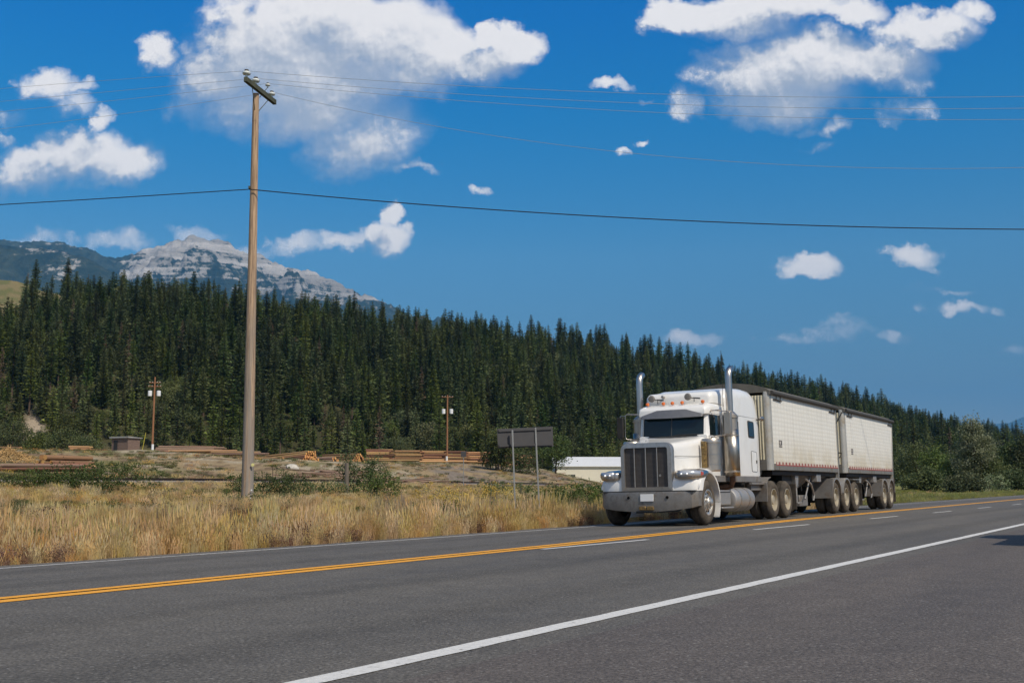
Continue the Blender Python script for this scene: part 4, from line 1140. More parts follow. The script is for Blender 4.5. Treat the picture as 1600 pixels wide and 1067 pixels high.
def conifer(seed, H, rad, m, low=.10, sparse=1.0, tri=1.0):
    rng = random.Random(seed)
    V = []; F = []
    nw = int(H * 2.3)
    lean = rng.uniform(-.012, .012)
    for k in range(nw):
        f = low + (1 - low) * (k + rng.random() * .6) / nw
        z = f * H
        r = rad * (1 - f) ** .62 * rng.uniform(.6, 1.2) * (min(1, (f - low) / .10 + .55)) + .10
        if rng.random() < .06: r *= 1.35
        nb = rng.randint(6, 9)
        a0 = rng.random() * 6.28
        for j in range(nb):
            if rng.random() > sparse: continue
            a = a0 + 6.283 * j / nb + rng.uniform(-.25, .25)
            L = r * rng.uniform(.65, 1.15)
            droop = rng.uniform(.10, .42) * (1 - f * .8)
            ca, sa = math.cos(a), math.sin(a)
            nseg = max(2, int(L / .55))
            for q in range(nseg):
                t0 = (q + .15) / nseg; t1 = min(1.12, (q + 1.25) / nseg)
                w = (.20 + .26 * L * (1 - .55 * t0)) * tri * rng.uniform(.7, 1.3)
                x0, y0, z0 = ca * L * t0, sa * L * t0, z - droop * L * t0
                x1, y1, z1 = ca * L * t1, sa * L * t1, z - droop * L * t1 + rng.uniform(-.05, .12) * L
                tw = rng.uniform(-.5, .5) * w
                n = len(V)
                V += [(x0 + -sa * w * .5 + lean * z, y0 + ca * w * .5, z0 + tw - .05), (x1 + lean * z, y1, z1), (x0 + sa * w * .5 + lean * z, y0 - ca * w * .5, z0 - tw - .05)]
                F += [(n, n + 1, n + 2)]
                if rng.random() < .65:
                    n = len(V)
                    V += [(x0 + lean * z, y0, z0 + .10), (x1 * .95 + lean * z, y1 * .95, z1 - .05), ((x0 + x1) / 2 + lean * z + rng.uniform(-.1, .1), (y0 + y1) / 2 + rng.uniform(-.1, .1), z0 - rng.uniform(.18, .50) * (.5 + .5 * (1 - f)))]
                    F += [(n, n + 1, n + 2)]
    n = len(V); V += [(lean * H - .05, 0, H * .97), (lean * H + .05, 0.03, H * .97), (lean * H, 0, H * 1.03)]; F += [(n, n + 1, n + 2)]
    me = bpy.data.meshes.new('crown'); me.from_pydata(V, [], F); me.materials.append(m)
    tm = MB().tube([(0, 0, -.6), (lean * H * .5, 0, H * .5), (lean * H * .97, 0, H * .97)], [.012 * H + .04, .008 * H + .02, .01], 6)
    return me, tm
def leafy(seed, blobs, n, leaf, m, up=.2):
    """crown made of many leaf-sized faces gathered in clumps; blobs = [(x,y,z,rx,ry,rz)]"""
    rng = random.Random(seed); V = []; F = []
    vol = [b_[3] * b_[4] * b_[5] for b_ in blobs]; tot = sum(vol)
    for b_, vv in zip(blobs, vol):
        nc = max(6, int(n * vv / tot / 22))
        for c in range(nc):
            while True:
                p = Vector((rng.uniform(-1, 1), rng.uniform(-1, 1), rng.uniform(-1, 1)))
                if .25 < p.length < 1: break
            p = p.normalized() * (p.length ** .45)
            cx_, cy_, cz_ = b_[0] + p.x * b_[3], b_[1] + p.y * b_[4], b_[2] + p.z * b_[5]
            cr = rng.uniform(.5, 1.3) * leaf * 3.2
            for k in range(22):
                d = Vector((rng.gauss(0, 1), rng.gauss(0, 1), rng.gauss(0, .8))) * cr * .55
                o = Vector((cx_, cy_, cz_)) + d
                a = Vector((rng.gauss(0, 1), rng.gauss(0, 1), rng.gauss(0, .6))).normalized() * leaf * rng.uniform(.6, 1.3)
                c2 = a.cross(Vector((rng.gauss(0, 1), rng.gauss(0, 1), rng.gauss(0, 1) + up))).normalized() * leaf * .45
                q = len(V); V += [tuple(o - a * .5), tuple(o + c2), tuple(o + a * .6), tuple(o - c2)]
                F.append((q, q + 1, q + 2, q + 3))
    me = bpy.data.meshes.new('foliage'); me.from_pydata(V, [], F); me.materials.append(m)
    return me

SPEC = [(1, 15, 3.2, M_fir, .10, 1.0), (2, 18, 3.5, M_fir, .18, .95), (3, 12, 3.2, M_fir, .06, 1.0), (4, 17, 2.7, M_fir, .26, .85), (5, 11, 2.7, M_fir, .05, 1.0),
        (6, 9, 2.0, M_fir2, .04, 1.0), (7, 12, 2.3, M_fir2, .04, 1.0), (8, 7, 1.7, M_fir2, .02, 1.0)]
PROTO = []
for (sd_, H, r_, m_, lo, sp_) in SPEC:
    me, tm = conifer(sd_, H, r_, m_, lo, sp_)
    PROTO.append((me, tm, H))
rm2 = random.Random(11)
br = [(rm2.uniform(-2, 2), rm2.uniform(-2, 2), 3.2 + rm2.uniform(-1.8, 3.5), 1.5, 1.5, 1.3) for _ in range(9)]
BROAD = leafy(31, br, 3600, .30, M_olive)
PROTO.append((BROAD, MB().tube([(0, 0, -.5), (.1, 0, 2.5), (0, .2, 5)], [.16, .10, .03], 6), 7.5))

me, tm = conifer(77, 14, 1.9, M_dead, .25, .55, .7); PROTO.append((me, tm, 14))
rng = np.random.RandomState(21)
def scatter(X0, X1, Y0, Y1, sp):
    nx = int((X1 - X0) / sp); ny = int((Y1 - Y0) / sp)
    gx, gy = np.meshgrid(X0 + (np.arange(nx) + .5) * sp, Y0 + (np.arange(ny) + .5) * sp)
    gx = gx + rng.uniform(-.46, .46, gx.shape) * sp; gy = gy + rng.uniform(-.46, .46, gy.shape) * sp
    return gx.ravel(), gy.ravel()
xs, ys = [], []
for (a, b_, c, d, s_) in [(-360, 260, 280, 470, 4.9), (-420, 420, 470, 720, 6.0), (-100, 800, 720, 1350, 8.0)]:
    gx, gy = scatter(a, b_, c, d, s_); xs.append(gx); ys.append(gy)
tx = np.concatenate(xs); ty = np.concatenate(ys)
tpx = 800 + F_PX * tx / ty
# where the wood begins (its lower edge) and ends (just over the ridge)
foot = np.interp(tpx, [-200, 0, 100, 300, 460, 600, 720, 850, 930, 1150, 1300, 1400, 1600, 1800], [286, 290, 290, 284, 286, 290, 292, 288, 290, 300, 300, 330, 420, 500]) + (fbm(tx, ty, 18, 3) - .5) * 26
crest = np.interp(tpx, [-200, 0, 500, 620, 720, 850, 930, 1150, 1300, 1400, 1500, 1600, 1800], [600, 600, 606, 622, 650, 680, 700, 800, 900, 1000, 1150, 1300, 1500])
keep = (ty > foot) & (ty < crest + 35) & (tpx > -230) & (tpx < 1800)
dz = terrain(tx, ty, False)
nrm = fbm(tx, ty, 40, 3)
thin = np.ones(len(tx))
thin = np.where((tpx < 85) & (ty > 425 + .9 * np.maximum(tpx, 0)), .05, thin)                # the bare grassy shoulder at the upper left
thin = np.where((tpx > 85) & (tpx < 620) & (ty > 565), .30, thin)
thin = np.where((tpx > 490) & (tpx < 575) & (ty > 575), .20, thin)
thin = np.where((tpx >= 620) & (ty > crest - 35), .34, thin)
scar = np.exp(-(((tpx - 54) / 20) ** 2 + ((ty - 303) / 16) ** 2))
thin = np.where(scar > .45, .06, thin)
thin = thin * np.where((fbm(tx, ty, 13, 3) < .40) & (ty > 335), .5, 1.0)
keep &= rng.rand(len(tx)) < thin
tx, ty, tpx = tx[keep], ty[keep], tpx[keep]
tzz = terrain(tx, ty)
n = len(tx)
base_ft = np.interp(tpx, [-200, 0, 300, 600, 930, 1300, 1400, 1600], [286, 290, 284, 290, 290, 300, 330, 420])
young = sstep(60, 12, ty - base_ft + (fbm(tx, ty, 25, 3) - .5) * 60)
idx = np.where(rng.rand(n) < young * .85, 5 + rng.randint(0, 3, n), rng.randint(0, 5, n))
idx = np.where((rng.rand(n) < .10 * young + .015), 8, idx)
idx = np.where((rng.rand(n) < .025) & (idx < 5), 9, idx)
scl = rng.uniform(.50, 1.18, n) * np.where(idx < 5, .95, 1.0) * (.95 + .35 * fbm(tx, ty, 14, 2))
ridge = ty > np.interp(tpx, [-200, 600, 720, 850, 1150, 1400, 1800], [555, 565, 600, 640, 760, 950, 1250])
scl = np.where(ridge & (idx < 5), rng.uniform(.50, 1.3, n) * (.8 + .5 * fbm(tx, ty, 11, 2)), scl)
rz = rng.uniform(0, 6.28, n)
size = np.array([PROTO[i][2] for i in idx]) * scl / ty
order = np.argsort(-size)
seen = order[(tpx[order] > 5) & (tpx[order] < 1595)][:300]
ind = set(seen.tolist())
LBL_T = {0: 'dark green fir standing among hundreds alike on the wooded hillside', 1: 'paler young fir at the foot of the wooded hillside behind the mill yard', 2: 'rounded leafy tree mixed in among the firs of the hillside'}
GRP_T = {0: 'dark firs on the hillside', 1: 'young firs at the foot of the hillside', 2: 'leafy trees among the firs'}
LBL_T[3] = 'thin brown dying fir among the green trees of the hillside'; GRP_T[3] = 'dying firs on the hillside'
def kind_of(i): return 0 if i < 5 else (1 if i < 8 else (2 if i == 8 else 3))
trunk_me = []
WPX = [170, 262, 380, 480, 580, 675, 760, 870, 1000, 1200, 1400]
WHERE = ['on the hill foot left of the shed', 'on the hill foot behind the shed', 'on the hill foot between shed and tall pole', 'on the hill foot above the high log heap', 'on the hill foot left of the log deck', 'on the hill foot above the log deck', 'on the hill foot behind the reddish pole', 'on the hill foot behind the big sign', 'on the hill foot above the long building', 'on the slope behind the truck cab', 'on the slope behind the trailers', 'on the slope beyond the right-hand trees']
KT = ['dark green fir', 'small paler young fir', 'rounded leafy tree', 'thin brown dying fir']
GK = ['dark firs', 'young firs', 'leafy trees', 'dying firs']
for (me, tm, H) in PROTO:
    o = tm.build('trunk', M_bark); trunk_me.append(o.data); bpy.data.objects.remove(o)
for i in seen:
    k = kind_of(idx[i])
    wh = WHERE[int(np.searchsorted(WPX, tpx[i]))]
    e = empty('broadleaf_tree' if k == 2 else 'conifer', (tx[i], ty[i], tzz[i]), (0, 0, rz[i]), label=KT[k] + ' ' + wh, cat='tree', group=GK[k] + ' ' + wh)
    e.scale = (scl[i],) * 3
    link('crown', PROTO[idx[i]][0], e); link('trunk', trunk_me[idx[i]], e)

def instancer(name, pts, rots, scales, protos, pidx, label=None, cat=None):
    """one object whose points carry copies of the given meshes"""
    me = bpy.data.meshes.new(name)
    me.vertices.add(len(pts)); me.vertices.foreach_set('co', np.asarray(pts, np.float32).ravel())
    for nm, typ, arr in (('rot', 'FLOAT_VECTOR', rots), ('scl', 'FLOAT_VECTOR', scales), ('idx', 'INT', pidx)):
        a = me.attributes.new(nm, typ, 'POINT')
        if typ == 'INT': a.data.foreach_set('value', np.asarray(arr, np.int32))
        else: a.data.foreach_set('vector', np.asarray(arr, np.float32).ravel())
    o = link(name, me, kind='stuff')
    g = bpy.data.node_groups.new(name, 'GeometryNodeTree')
    g.interface.new_socket('Geometry', in_out='INPUT', socket_type='NodeSocketGeometry')
    g.interface.new_socket('Geometry', in_out='OUTPUT', socket_type='NodeSocketGeometry')
    gi = g.nodes.new('NodeGroupInput'); go = g.nodes.new('NodeGroupOutput')
    def attr(nm, t):
        a = g.nodes.new('GeometryNodeInputNamedAttribute'); a.data_type = t; a.inputs['Name'].default_value = nm
        return [s for s in a.outputs if s.enabled and s.name == 'Attribute'][0]
    join = g.nodes.new('GeometryNodeJoinGeometry')
    for k, po in enumerate(protos):
        oi = g.nodes.new('GeometryNodeObjectInfo'); oi.inputs['Object'].default_value = po; oi.inputs['As Instance'].default_value = True
        cmpn = g.nodes.new('FunctionNodeCompare'); cmpn.data_type = 'INT'; cmpn.operation = 'EQUAL'
        ai = [s for s in cmpn.inputs if s.enabled and s.type == 'INT']
        g.links.new(attr('idx', 'INT'), ai[0]); ai[1].default_value = k
        ip = g.nodes.new('GeometryNodeInstanceOnPoints')
        g.links.new(gi.outputs[0], ip.inputs['Points']); g.links.new(oi.outputs['Geometry'], ip.inputs['Instance'])
        g.links.new(cmpn.outputs[0], ip.inputs['Selection'])
        g.links.new(attr('rot', 'FLOAT_VECTOR'), ip.inputs['Rotation']); g.links.new(attr('scl', 'FLOAT_VECTOR'), ip.inputs['Scale'])
        g.links.new(ip.outputs[0], join.inputs[0])
    g.links.new(join.outputs[0], go.inputs[0])
    md = o.modifiers.new('scatter', 'NODES'); md.node_group = g
    return o
def proto_obj(name, parts):
    """joined crown and trunk used only as the source of copies"""
    bm = bmesh.new(); mats = []
    for me in parts:
        bm2 = bmesh.new(); bm2.from_mesh(me)
        tmp = bpy.data.meshes.new('t'); 
        for f in bm2.faces: f.material_index = len(mats)
        bm2.to_mesh(tmp); bm2.free(); bm.from_mesh(tmp); bpy.data.meshes.remove(tmp)
        mats.append(me.materials[0])
    out = bpy.data.meshes.new(name); bm.to_mesh(out); bm.free()
    for m_ in mats: out.materials.append(m_)
    return bpy.data.objects.new(name, out)
tp = [proto_obj('tree_source', [PROTO[k][0], trunk_me[k]]) for k in range(len(PROTO))]
rest = np.array([i for i in range(n) if i not in ind])
print('TREES', n, 'rest', len(rest))
instancer('forest', np.stack([tx, ty, tzz], 1)[rest], np.stack([rz * 0, rz * 0, rz], 1)[rest], np.stack([scl] * 3, 1)[rest], tp, idx[rest])
# ================================================================== roadside pole and wires
M_pole = mat('weathered_pole', (.46, .31, .19), .85, var=.40, vscale=1.0, stretch=(16, 16, .6), dirt=(.17, .10, .06), dscale=1.4, dlo=.46, dhi=.66, bump=.6, bscale=6)
_nt = M_pole.node_tree; _b = _nt.nodes['Principled BSDF']                 # the lower shaft has weathered to grey
_c = _b.inputs['Base Color'].links[0].from_socket
_t = _nt.nodes.new('ShaderNodeTexCoord'); _s = _nt.nodes.new('ShaderNodeSeparateXYZ'); _nt.links.new(_t.outputs['Object'], _s.inputs[0])
_n = noise_node(_nt, vmath(_nt, 'MULTIPLY', _t.outputs['Object'], (9, 9, .35)), 1.0, 6, .65)
_f = fmath(_nt, 'MULTIPLY', maprange(_nt, _s.outputs['Z'], 2.0, 10.5, 1.0, .15), maprange(_nt, _n, .35, .60, .2, 1))
_nt.links.new(mixcol(_nt, _f, _c, (.255, .225, .195)), _b.inputs['Base Color'])
M_polered = mat('brown_pole', (.26, .12, .055), .85, var=.25, vscale=1.5, stretch=(6, 6, .6))
M_arm = mat('dark_crossarm', (.065, .07, .045), .85, var=.3, vscale=4)
M_ceram = mat('porcelain', (.62, .66, .64), .25, coat=.5)
M_ceramd = mat('dark_insulator', (.10, .09, .08), .3)
M_wire = mat('wire', (.40, .42, .44), .5, .3)
M_wire2 = mat('black_cable', (.012, .012, .014), .6)
M_galv = mat('galvanised_steel', (.34, .34, .32), .5, .6, var=.12, vscale=6)
M_back = mat('sign_back', (.060, .058, .060), .6, .2, var=.08, vscale=5)
M_white_p = mat('white_enamel', (.72, .74, .75), .4)
pb = at(386, 797, 37.5); pt = at(400, 147, 37.5)
pole = empty('utility_pole', (pb.x, pb.y, tz(pb.x, pb.y) - .1), label='tall weathered wooden utility pole with one slanting crossarm by the road, the tallest in view', cat='utility pole')
L0 = Vector((0, 0, 0)); top = pt - Vector(pole.location)
mid = [L0.lerp(top, k / 10) for k in range(11)]
MB().tube([Vector((0, 0, -.4))] + mid, [.215] + [.205 - .010 * k for k in range(11)], 20).build('shaft', M_pole, pole, smooth=60)
e1 = at(383.5, 124, 36.4) - Vector(pole.location); e2 = at(429.5, 160.5, 38.75) - Vector(pole.location)
ctr = (e1 + e2) / 2; d = (e2 - e1).normalized(); u_ = Vector((0, 0, 1)); side = d.cross(u_).normalized(); hw, hh = .065, .085
def beam(a, b_, w, h):
    d = (b_ - a).normalized(); s = d.cross(Vector((0, 0, 1))).normalized(); u = s.cross(d)
    return [[p + s * x * w + u * y * h for x, y in ((-1, -1), (1, -1), (1, 1), (-1, 1))] for p in (a, b_)]
MB().loft(beam(e1, e2, hw, hh)).build('crossarm', M_arm, pole, bevel=.01)
MB().tube([top - Vector((0, 0, .75)), e2.lerp(e1, .22) - Vector((0, 0, .07))], .014, 5).build('brace', M_arm, pole)
MB().tube([top - Vector((0, 0, .75)), e1.lerp(e2, .22) - Vector((0, 0, .07))], .014, 5).build('brace', M_arm, pole)
def insulator(parent, p, s=1.0, m=None):
    q = MB().use(0).lathe([(.001, .0), (.035 * s, .0), (.035 * s, .06 * s), (.10 * s, .07 * s), (.115 * s, .10 * s), (.10 * s, .14 * s), (.05 * s, .15 * s)], (p.x, p.y, p.z), 'z', 14)
    q.use(1).lathe([(.05 * s, .15 * s), (.06 * s, .17 * s), (.06 * s, .20 * s), (.001, .215 * s)], (p.x, p.y, p.z), 'z', 14)
    return q.build('insulator', [m or M_ceram, M_ceramd], parent, smooth=40)
pins = []
for f, s in ((.03, 1.25), (.33, 1.25), (.88, 1.1)):
    p = e1.lerp(e2, f) + Vector((0, 0, .10)); insulator(pole, p, s); pins.append(Vector(pole.location) + p + Vector((0, 0, .17 * s)))
p = top + Vector((.32, .35, .36)); insulator(pole, p, .8); pins.insert(2, Vector(pole.location) + p + Vector((0, 0, .14)))
MB().tube([top + Vector((.1, .1, -.1)), p], .012, 5).build('pin', M_arm, pole)
for (px_, py_, r_) in ((395, 726, .055), (393, 765.5, .025), (391.5, 778, .022)):
    q = at(px_, py_, 37.28) - Vector(pole.location)
    MB().lathe([(.001, -.012), (r_, -.01), (r_, .01)], tuple(q), 'y', 12).build('reflector_tag', M_white_p if r_ < .05 else mat('yellow_tag', (.65, .6, .25), .4), pole, smooth=0)
q = at(392, 295, 37.4) - Vector(pole.location)
MB().box(q.x - .03, q.x + .03, q.y - .25, q.y - .1, q.z - .05, q.z + .03).build('cable_clamp', M_arm, pole)
def wire(name, p0, mid_, p2, r, m, label, group=None):
    """parabola through the attachment, a point further along and the next support"""
    d1 = (mid_ - p0); d2 = (p2 - p0)
    hx = Vector((d2.x, d2.y, 0)); Lh = hx.length; hx.normalize()
    s1 = Vector((d1.x, d1.y, 0)).dot(hx); z1 = d1.z; z2 = d2.z
    A_ = (z2 / Lh - z1 / s1) / (Lh - s1); B_ = z1 / s1 - A_ * s1
    pts = [p0 + hx * s + Vector((0, 0, A_ * s * s + B_ * s)) for s in [Lh * k / 48 for k in range(49)]]
    return MB().tube(pts, r, 5).build(name, m, label=label, cat='wire', group=group)
WL = [((0, 139), 'upper'), ((0, 159), 'second'), ((0, 175), 'third'), ((0, 202), 'lowest of the four')]
order_l = ['top power wire', 'second power wire down', 'third power wire down', 'fourth power wire down']
for k, ((x_, y_), _) in enumerate(WL):
    m1 = at(x_, y_, 39.5); p0 = pins[k]
    p2 = p0 + (m1 - p0) * 5.5; p2.z = p0.z + .2
    wire('power_wire', p0, m1, Vector((p2.x, p2.y, p2.z)), .0055, M_wire, order_l[k] + ' running left from the tall pole')
for k, y_ in enumerate((151, 169.5, 187, 262)):
    yz = (35.5, 36.5, 37.5, 34)[k]
    m1 = at(1600, y_, yz); p0 = pins[k]
    p2 = p0 + (m1 - p0) * 2.0; p2.z = p0.z + (.2 if k < 3 else -1.2)
    wire('power_wire', p0, m1, p2, .0065, M_wire, order_l[k] + ' running right from the tall pole across the clouds')
cl = at(389, 296, 37.3)
m1 = at(0, 320, 39); p2 = cl + (m1 - cl) * 4; p2.z = cl.z
wire('telephone_cable', cl, m1, p2, .016, M_wire2, 'thick dark cable running left from halfway up the tall pole')
m1 = at(1600, 358.5, 36.5); p2 = cl + (m1 - cl) * 2.2; p2.z = cl.z - .2
wire('telephone_cable', cl, m1, p2, .018, M_wire2, 'thick dark cable crossing the open sky right of the tall pole')

# ================================================================== road sign seen from behind
sb1 = at(806.5, 824, 28.6); sb2 = at(845, 820, 29.0)
sg = empty('road_sign', (sb1.x, sb1.y, tz(sb1.x, sb1.y)), label='grey back of a wide road sign on two metal posts at the road edge', cat='sign')
O_ = Vector(sg.location)
tps = [(at(800.5, 672, 28.6), at(807, 826, 28.6)), (at(836.5, 668, 29.0), at(845, 823, 29.0))]
for (a, b_) in tps:
    MB().loft(beam(b_ - O_ - Vector((0, 0, .3)), a - O_, .032, .020)).build('post', M_galv, sg, bevel=.004)
c1, c2, c3, c4 = at(776.5, 670, 28.55) , at(863.5, 666, 29.15), at(865, 697.5, 29.15), at(778, 700, 28.55)
off = Vector((.0, .05, 0))
MB().hexa([c4 - O_ + off, c3 - O_ + off, c3 - O_ + off * 1.3, c4 - O_ + off * 1.3, c1 - O_ + off, c2 - O_ + off, c2 - O_ + off * 1.3, c1 - O_ + off * 1.3]).build('panel', M_back, sg, bevel=.002)
for (f) in (.10, .88):
    a = c1.lerp(c4, f) - O_ + off * .6; b_ = c2.lerp(c3, f) - O_ + off * .6
    MB().loft(beam(a.lerp(b_, .02), a.lerp(b_, .98), .018, .028)).build('rail', M_back, sg)
MB().box(sb2.x - O_.x - .05, sb2.x - O_.x + .05, sb2.y - O_.y - .05, sb2.y - O_.y + .05, -.1, .22).build('post_sleeve', M_arm, sg, bevel=.01)

# ================================================================== distant poles with transformers
def util2(px, pyt, pyb, Z, label, arms, lean=0):
    b0 = at(px, pyb, Z); z0 = tz(b0.x, b0.y)
    h = at(px, pyt, Z).z - z0
    e = empty('utility_pole', (b0.x, b0.y, z0), label=label, cat='utility pole')
    MB().tube([(0, 0, -.5), (lean, 0, h)], [.20, .13], 10).build('shaft', M_polered, e)
    s = Z / F_PX
    for (dz, w, dy) in arms:
        MB().box(-w, w, -.08, .08, h - dz - .06, h - dz + .06).build('crossarm', M_polered, e)
        for x in (-w * .9, -w * .4, w * .4, w * .9): insulator(e, Vector((x, 0, h - dz + .05)), .8)
    for x in (-.75, .78):
        tk = MB().lathe([(.001, -.45), (.34, -.43), (.36, .40), (.30, .48), (.001, .5)], (x, -.1, h - 26 * s), 'z', 16).build('transformer', M_white_p, e)
        MB().tube([(x, -.1, h - 26 * s + .5), (x, -.1, h - 26 * s + .72)], .05, 6).build('bushing', M_ceramd, tk)
    return e
util2(237.5, 589, 709, 196, 'brown utility pole with two white transformers behind the small shed, left of the tall pole', [(9 * .11, 1.0, 0), (15 * .11, 1.15, 0)])
MB().lathe([(.001, 0), (.22, 0), (.22, 1.35), (.001, 1.36)], (0, 0, 0), 'z', 12).build('marker_post', M_white_p, label='short white post at the foot of the brown pole beside the shed', cat='post').location = (at(238, 708, 195).x, 195, tz(at(238, 708, 195).x, 195) - .1)
util2(698.5, 617, 718, 222, 'reddish utility pole with two white transformers in front of the log decks', [(.4, 1.15, 0)])
MB().lathe([(.001, 0), (.20, 0), (.20, 1.3), (.001, 1.31)], (0, 0, 0), 'z', 12).build('marker_post', M_white_p, label='short white post at the foot of the reddish pole by the log decks', cat='post').location = (at(698, 717, 221).x, 221, tz(at(698, 717, 221).x, 221) - .1)
yp = at(222, 706, 190); MB().tube([(0, 0, -.2), (.5, 0, 2.9)], .06, 6).build('guy_guard', mat('yellow_plastic', (.42, .36, .04), .5), label='leaning yellow guy wire guard between the shed and the brown pole', cat='marker').location = (yp.x, yp.y, tz(yp.x, yp.y))

# ================================================================== shed and long building
M_shedw = mat('weathered_boards', (.17, .115, .09), .9, var=.25, vscale=1.2, stretch=(1, 1, 6))
M_tin = mat('tin_roof', (.42, .40, .37), .5, .4, var=.12, vscale=1.5)
s0 = at(196, 706, 197)
sh = empty('shed', (s0.x, s0.y, tz(s0.x, s0.y) - .1), (0, 0, R(-26)), label='small weathered brown shed with a flat pale roof below the trees at left', cat='shed')
m = MB().box(-1.9, 1.9, -1.4, 1.4, 0, 2.35).build('wall', M_shedw, sh)
MB().hexa([(-2.2, -1.7, 2.36), (2.2, -1.7, 2.36), (2.2, 1.7, 2.36), (-2.2, 1.7, 2.36), (-2.2, -1.7, 2.62), (2.2, -1.7, 2.62), (2.2, 1.7, 2.48), (-2.2, 1.7, 2.48)]).build('roof', M_tin, sh)
MB().box(-1.4, -.5, -1.43, -1.40, 0, 1.95).build('door', M_black, sh)
b0 = at(868, 753, 262)
M_cream = mat('cream_siding', (.66, .62, .50), .6, var=.05, vscale=.5)
M_metalroof = mat('white_metal_roof', (.68, .69, .69), .45, .2, var=.04, vscale=.6)
bd = empty('long_building', (b0.x, b0.y, .9), (0, 0, R(4)), label='long low cream building with a pale metal gable roof beyond the railway', cat='building')
Lb, Wb = 16.5, 7.0; hw_ = at(868, 728, 262).z - .9; hr = at(880, 714, 262).z - .9
MB().box(0, Lb, 0, Wb, -.3, hw_).prism([(0, hw_), (Wb, hw_), (Wb / 2, hr - .1)], 0, Lb, 'x').build('wall', M_cream, bd, smooth=0)
rf = MB()
rf.hexa([(-.5, -.45, hw_ - .1), (Lb + .5, -.45, hw_ - .1), (Lb + .5, Wb / 2, hr), (-.5, Wb / 2, hr), (-.5, -.45, hw_ + .08), (Lb + .5, -.45, hw_ + .08), (Lb + .5, Wb / 2, hr + .16), (-.5, Wb / 2, hr + .16)])
rf.hexa([(-.5, Wb + .45, hw_ - .1), (Lb + .5, Wb + .45, hw_ - .1), (Lb + .5, Wb / 2 + .002, hr), (-.5, Wb / 2 + .002, hr), (-.5, Wb + .45, hw_ + .08), (Lb + .5, Wb + .45, hw_ + .08), (Lb + .5, Wb / 2 + .002, hr + .16), (-.5, Wb / 2 + .002, hr + .16)])
rf.build('roof', M_metalroof, bd, smooth=0)
MB().box(-.5, Lb + .5, -.50, -.455, hw_ - .14, hw_ + .06).build('eave_trim', M_white_p, bd)
wn = MB().box(3.6, 4.6, -.05, -.004, 1.35, 2.35).build('window', M_gasket, bd)
MB().box(4.08, 4.12, -.07, -.052, 1.37, 2.33).build('mullion', M_white_p, wn)

# ================================================================== railway
RZ = R(22); r0 = Vector((-35.6, 78, 0)); rd = Vector((math.sin(RZ), math.cos(RZ), 0)); rn = Vector((-math.cos(RZ), math.sin(RZ), 0))
M_ballast = mat('ballast', (.20, .18, .165), .95, var=.35, vscale=6, bump=.8, bscale=8, coord='World')
M_railst = mat('rusty_rail', (.035, .022, .016), .6, .4)
def rz_(s): return float(np.interp(s, [-120, 30, 75, 140, 260], [1.5, 1.46, 1.32, 1.0, .8]))
S_ = np.arange(-110, 262, 3.0)
rings = []
for s in S_:
    c = r0 + rd * s; z = rz_(s) - .22
    rings.append([tuple(c + rn * a + Vector((0, 0, zz))) for a, zz in ((-3.4, z - .9), (-1.7, z), (1.7, z), (3.4, z - .9))])
MB().loft(rings, False, False).build('railway_bed', M_ballast, smooth=0, kind='structure')
trk = empty('railway_track', tuple(r0), label='railway track on a low gravel bed crossing behind the dry grass', cat='railway')
for a in (-.72, .72):
    rr = []
    for s in S_:
        c = rd * s + rn * a; z = rz_(s)
        rr.append([tuple(c + rn * x + Vector((0, 0, zz))) for x, zz in ((-.07, z - .17), (-.02, z - .14), (-.035, z), (.035, z), (.02, z - .14), (.07, z - .17))])
    MB().loft(rr).build('rail', M_railst, trk, smooth=0)
tie = MB()
for s in np.arange(-110, 260, .62):
    c = rd * s; z = rz_(s) - .17
    tie.hexa([tuple(c + rd * x + rn * y + Vector((0, 0, zz))) for zz in (z - .1, z) for x, y in ((-.12, -1.3), (.12, -1.3), (.12, 1.3), (-.12, 1.3))])
tie.build('sleepers', M_black, trk, smooth=0, kind='stuff')

# ================================================================== logs
M_logbark = mat('log_bark', (.19, .105, .055), .9, var=.35, vscale=3, stretch=(1, 5, 5), rnd=.45)
M_logpeel = mat('peeled_log', (.40, .235, .105), .8, var=.25, vscale=2, stretch=(1, 5, 5), rnd=.4)
M_cut = mat('log_cut_end', (.54, .28, .09), .8, var=.25, vscale=3, rnd=.2)
M_grey = mat('grey_pole_wood', (.23, .155, .11), .9, var=.3, vscale=2, stretch=(1, 5, 5), rnd=.2)
def log_proto(bark):
    m = MB(); rs = [(1.0, 0), (.97, .25), (.92, .5), (.88, .75), (.82, 1.0)]
    n = 10; rings = [[(x, r * math.cos(2 * PI * k / n), r * math.sin(2 * PI * k / n)) for k in range(n)] for r, x in rs]
    m.loft(rings, True, False)
    m.use(1); m.add([(x, r * math.cos(2 * PI * k / n), r * math.sin(2 * PI * k / n)) for r, x in ((1.0, 0),) for k in range(n)], [tuple(range(n))])
    m.add([(1.0, .82 * math.cos(2 * PI * k / n), .82 * math.sin(2 * PI * k / n)) for k in range(n)], [tuple(range(n))])
    o = m.build('log', [bark, M_cut], smooth=50); me = o.data; bpy.data.objects.remove(o); return me
LOGM = {'bark': log_proto(M_logbark), 'peel': log_proto(M_logpeel), 'grey': log_proto(M_grey)}
lr = random.Random(9)
NLOG = [0]
ROWN = ['bottom-row', 'second-row', 'third-row', 'fourth-row', 'fifth-row', 'sixth-row', 'seventh-row', 'eighth-row', 'ninth-row']
def log(p, az, L, r, kind, label, group, pitch=0.0):
    e = link('log', LOGM[kind], label=label, cat='log', group=group)
    e.location = p; e.rotation_euler = (lr.random() * 6.28, -pitch, az); e.rotation_mode = 'XYZ'
    e.scale = (L, r, r); NLOG[0] += 1
    return e
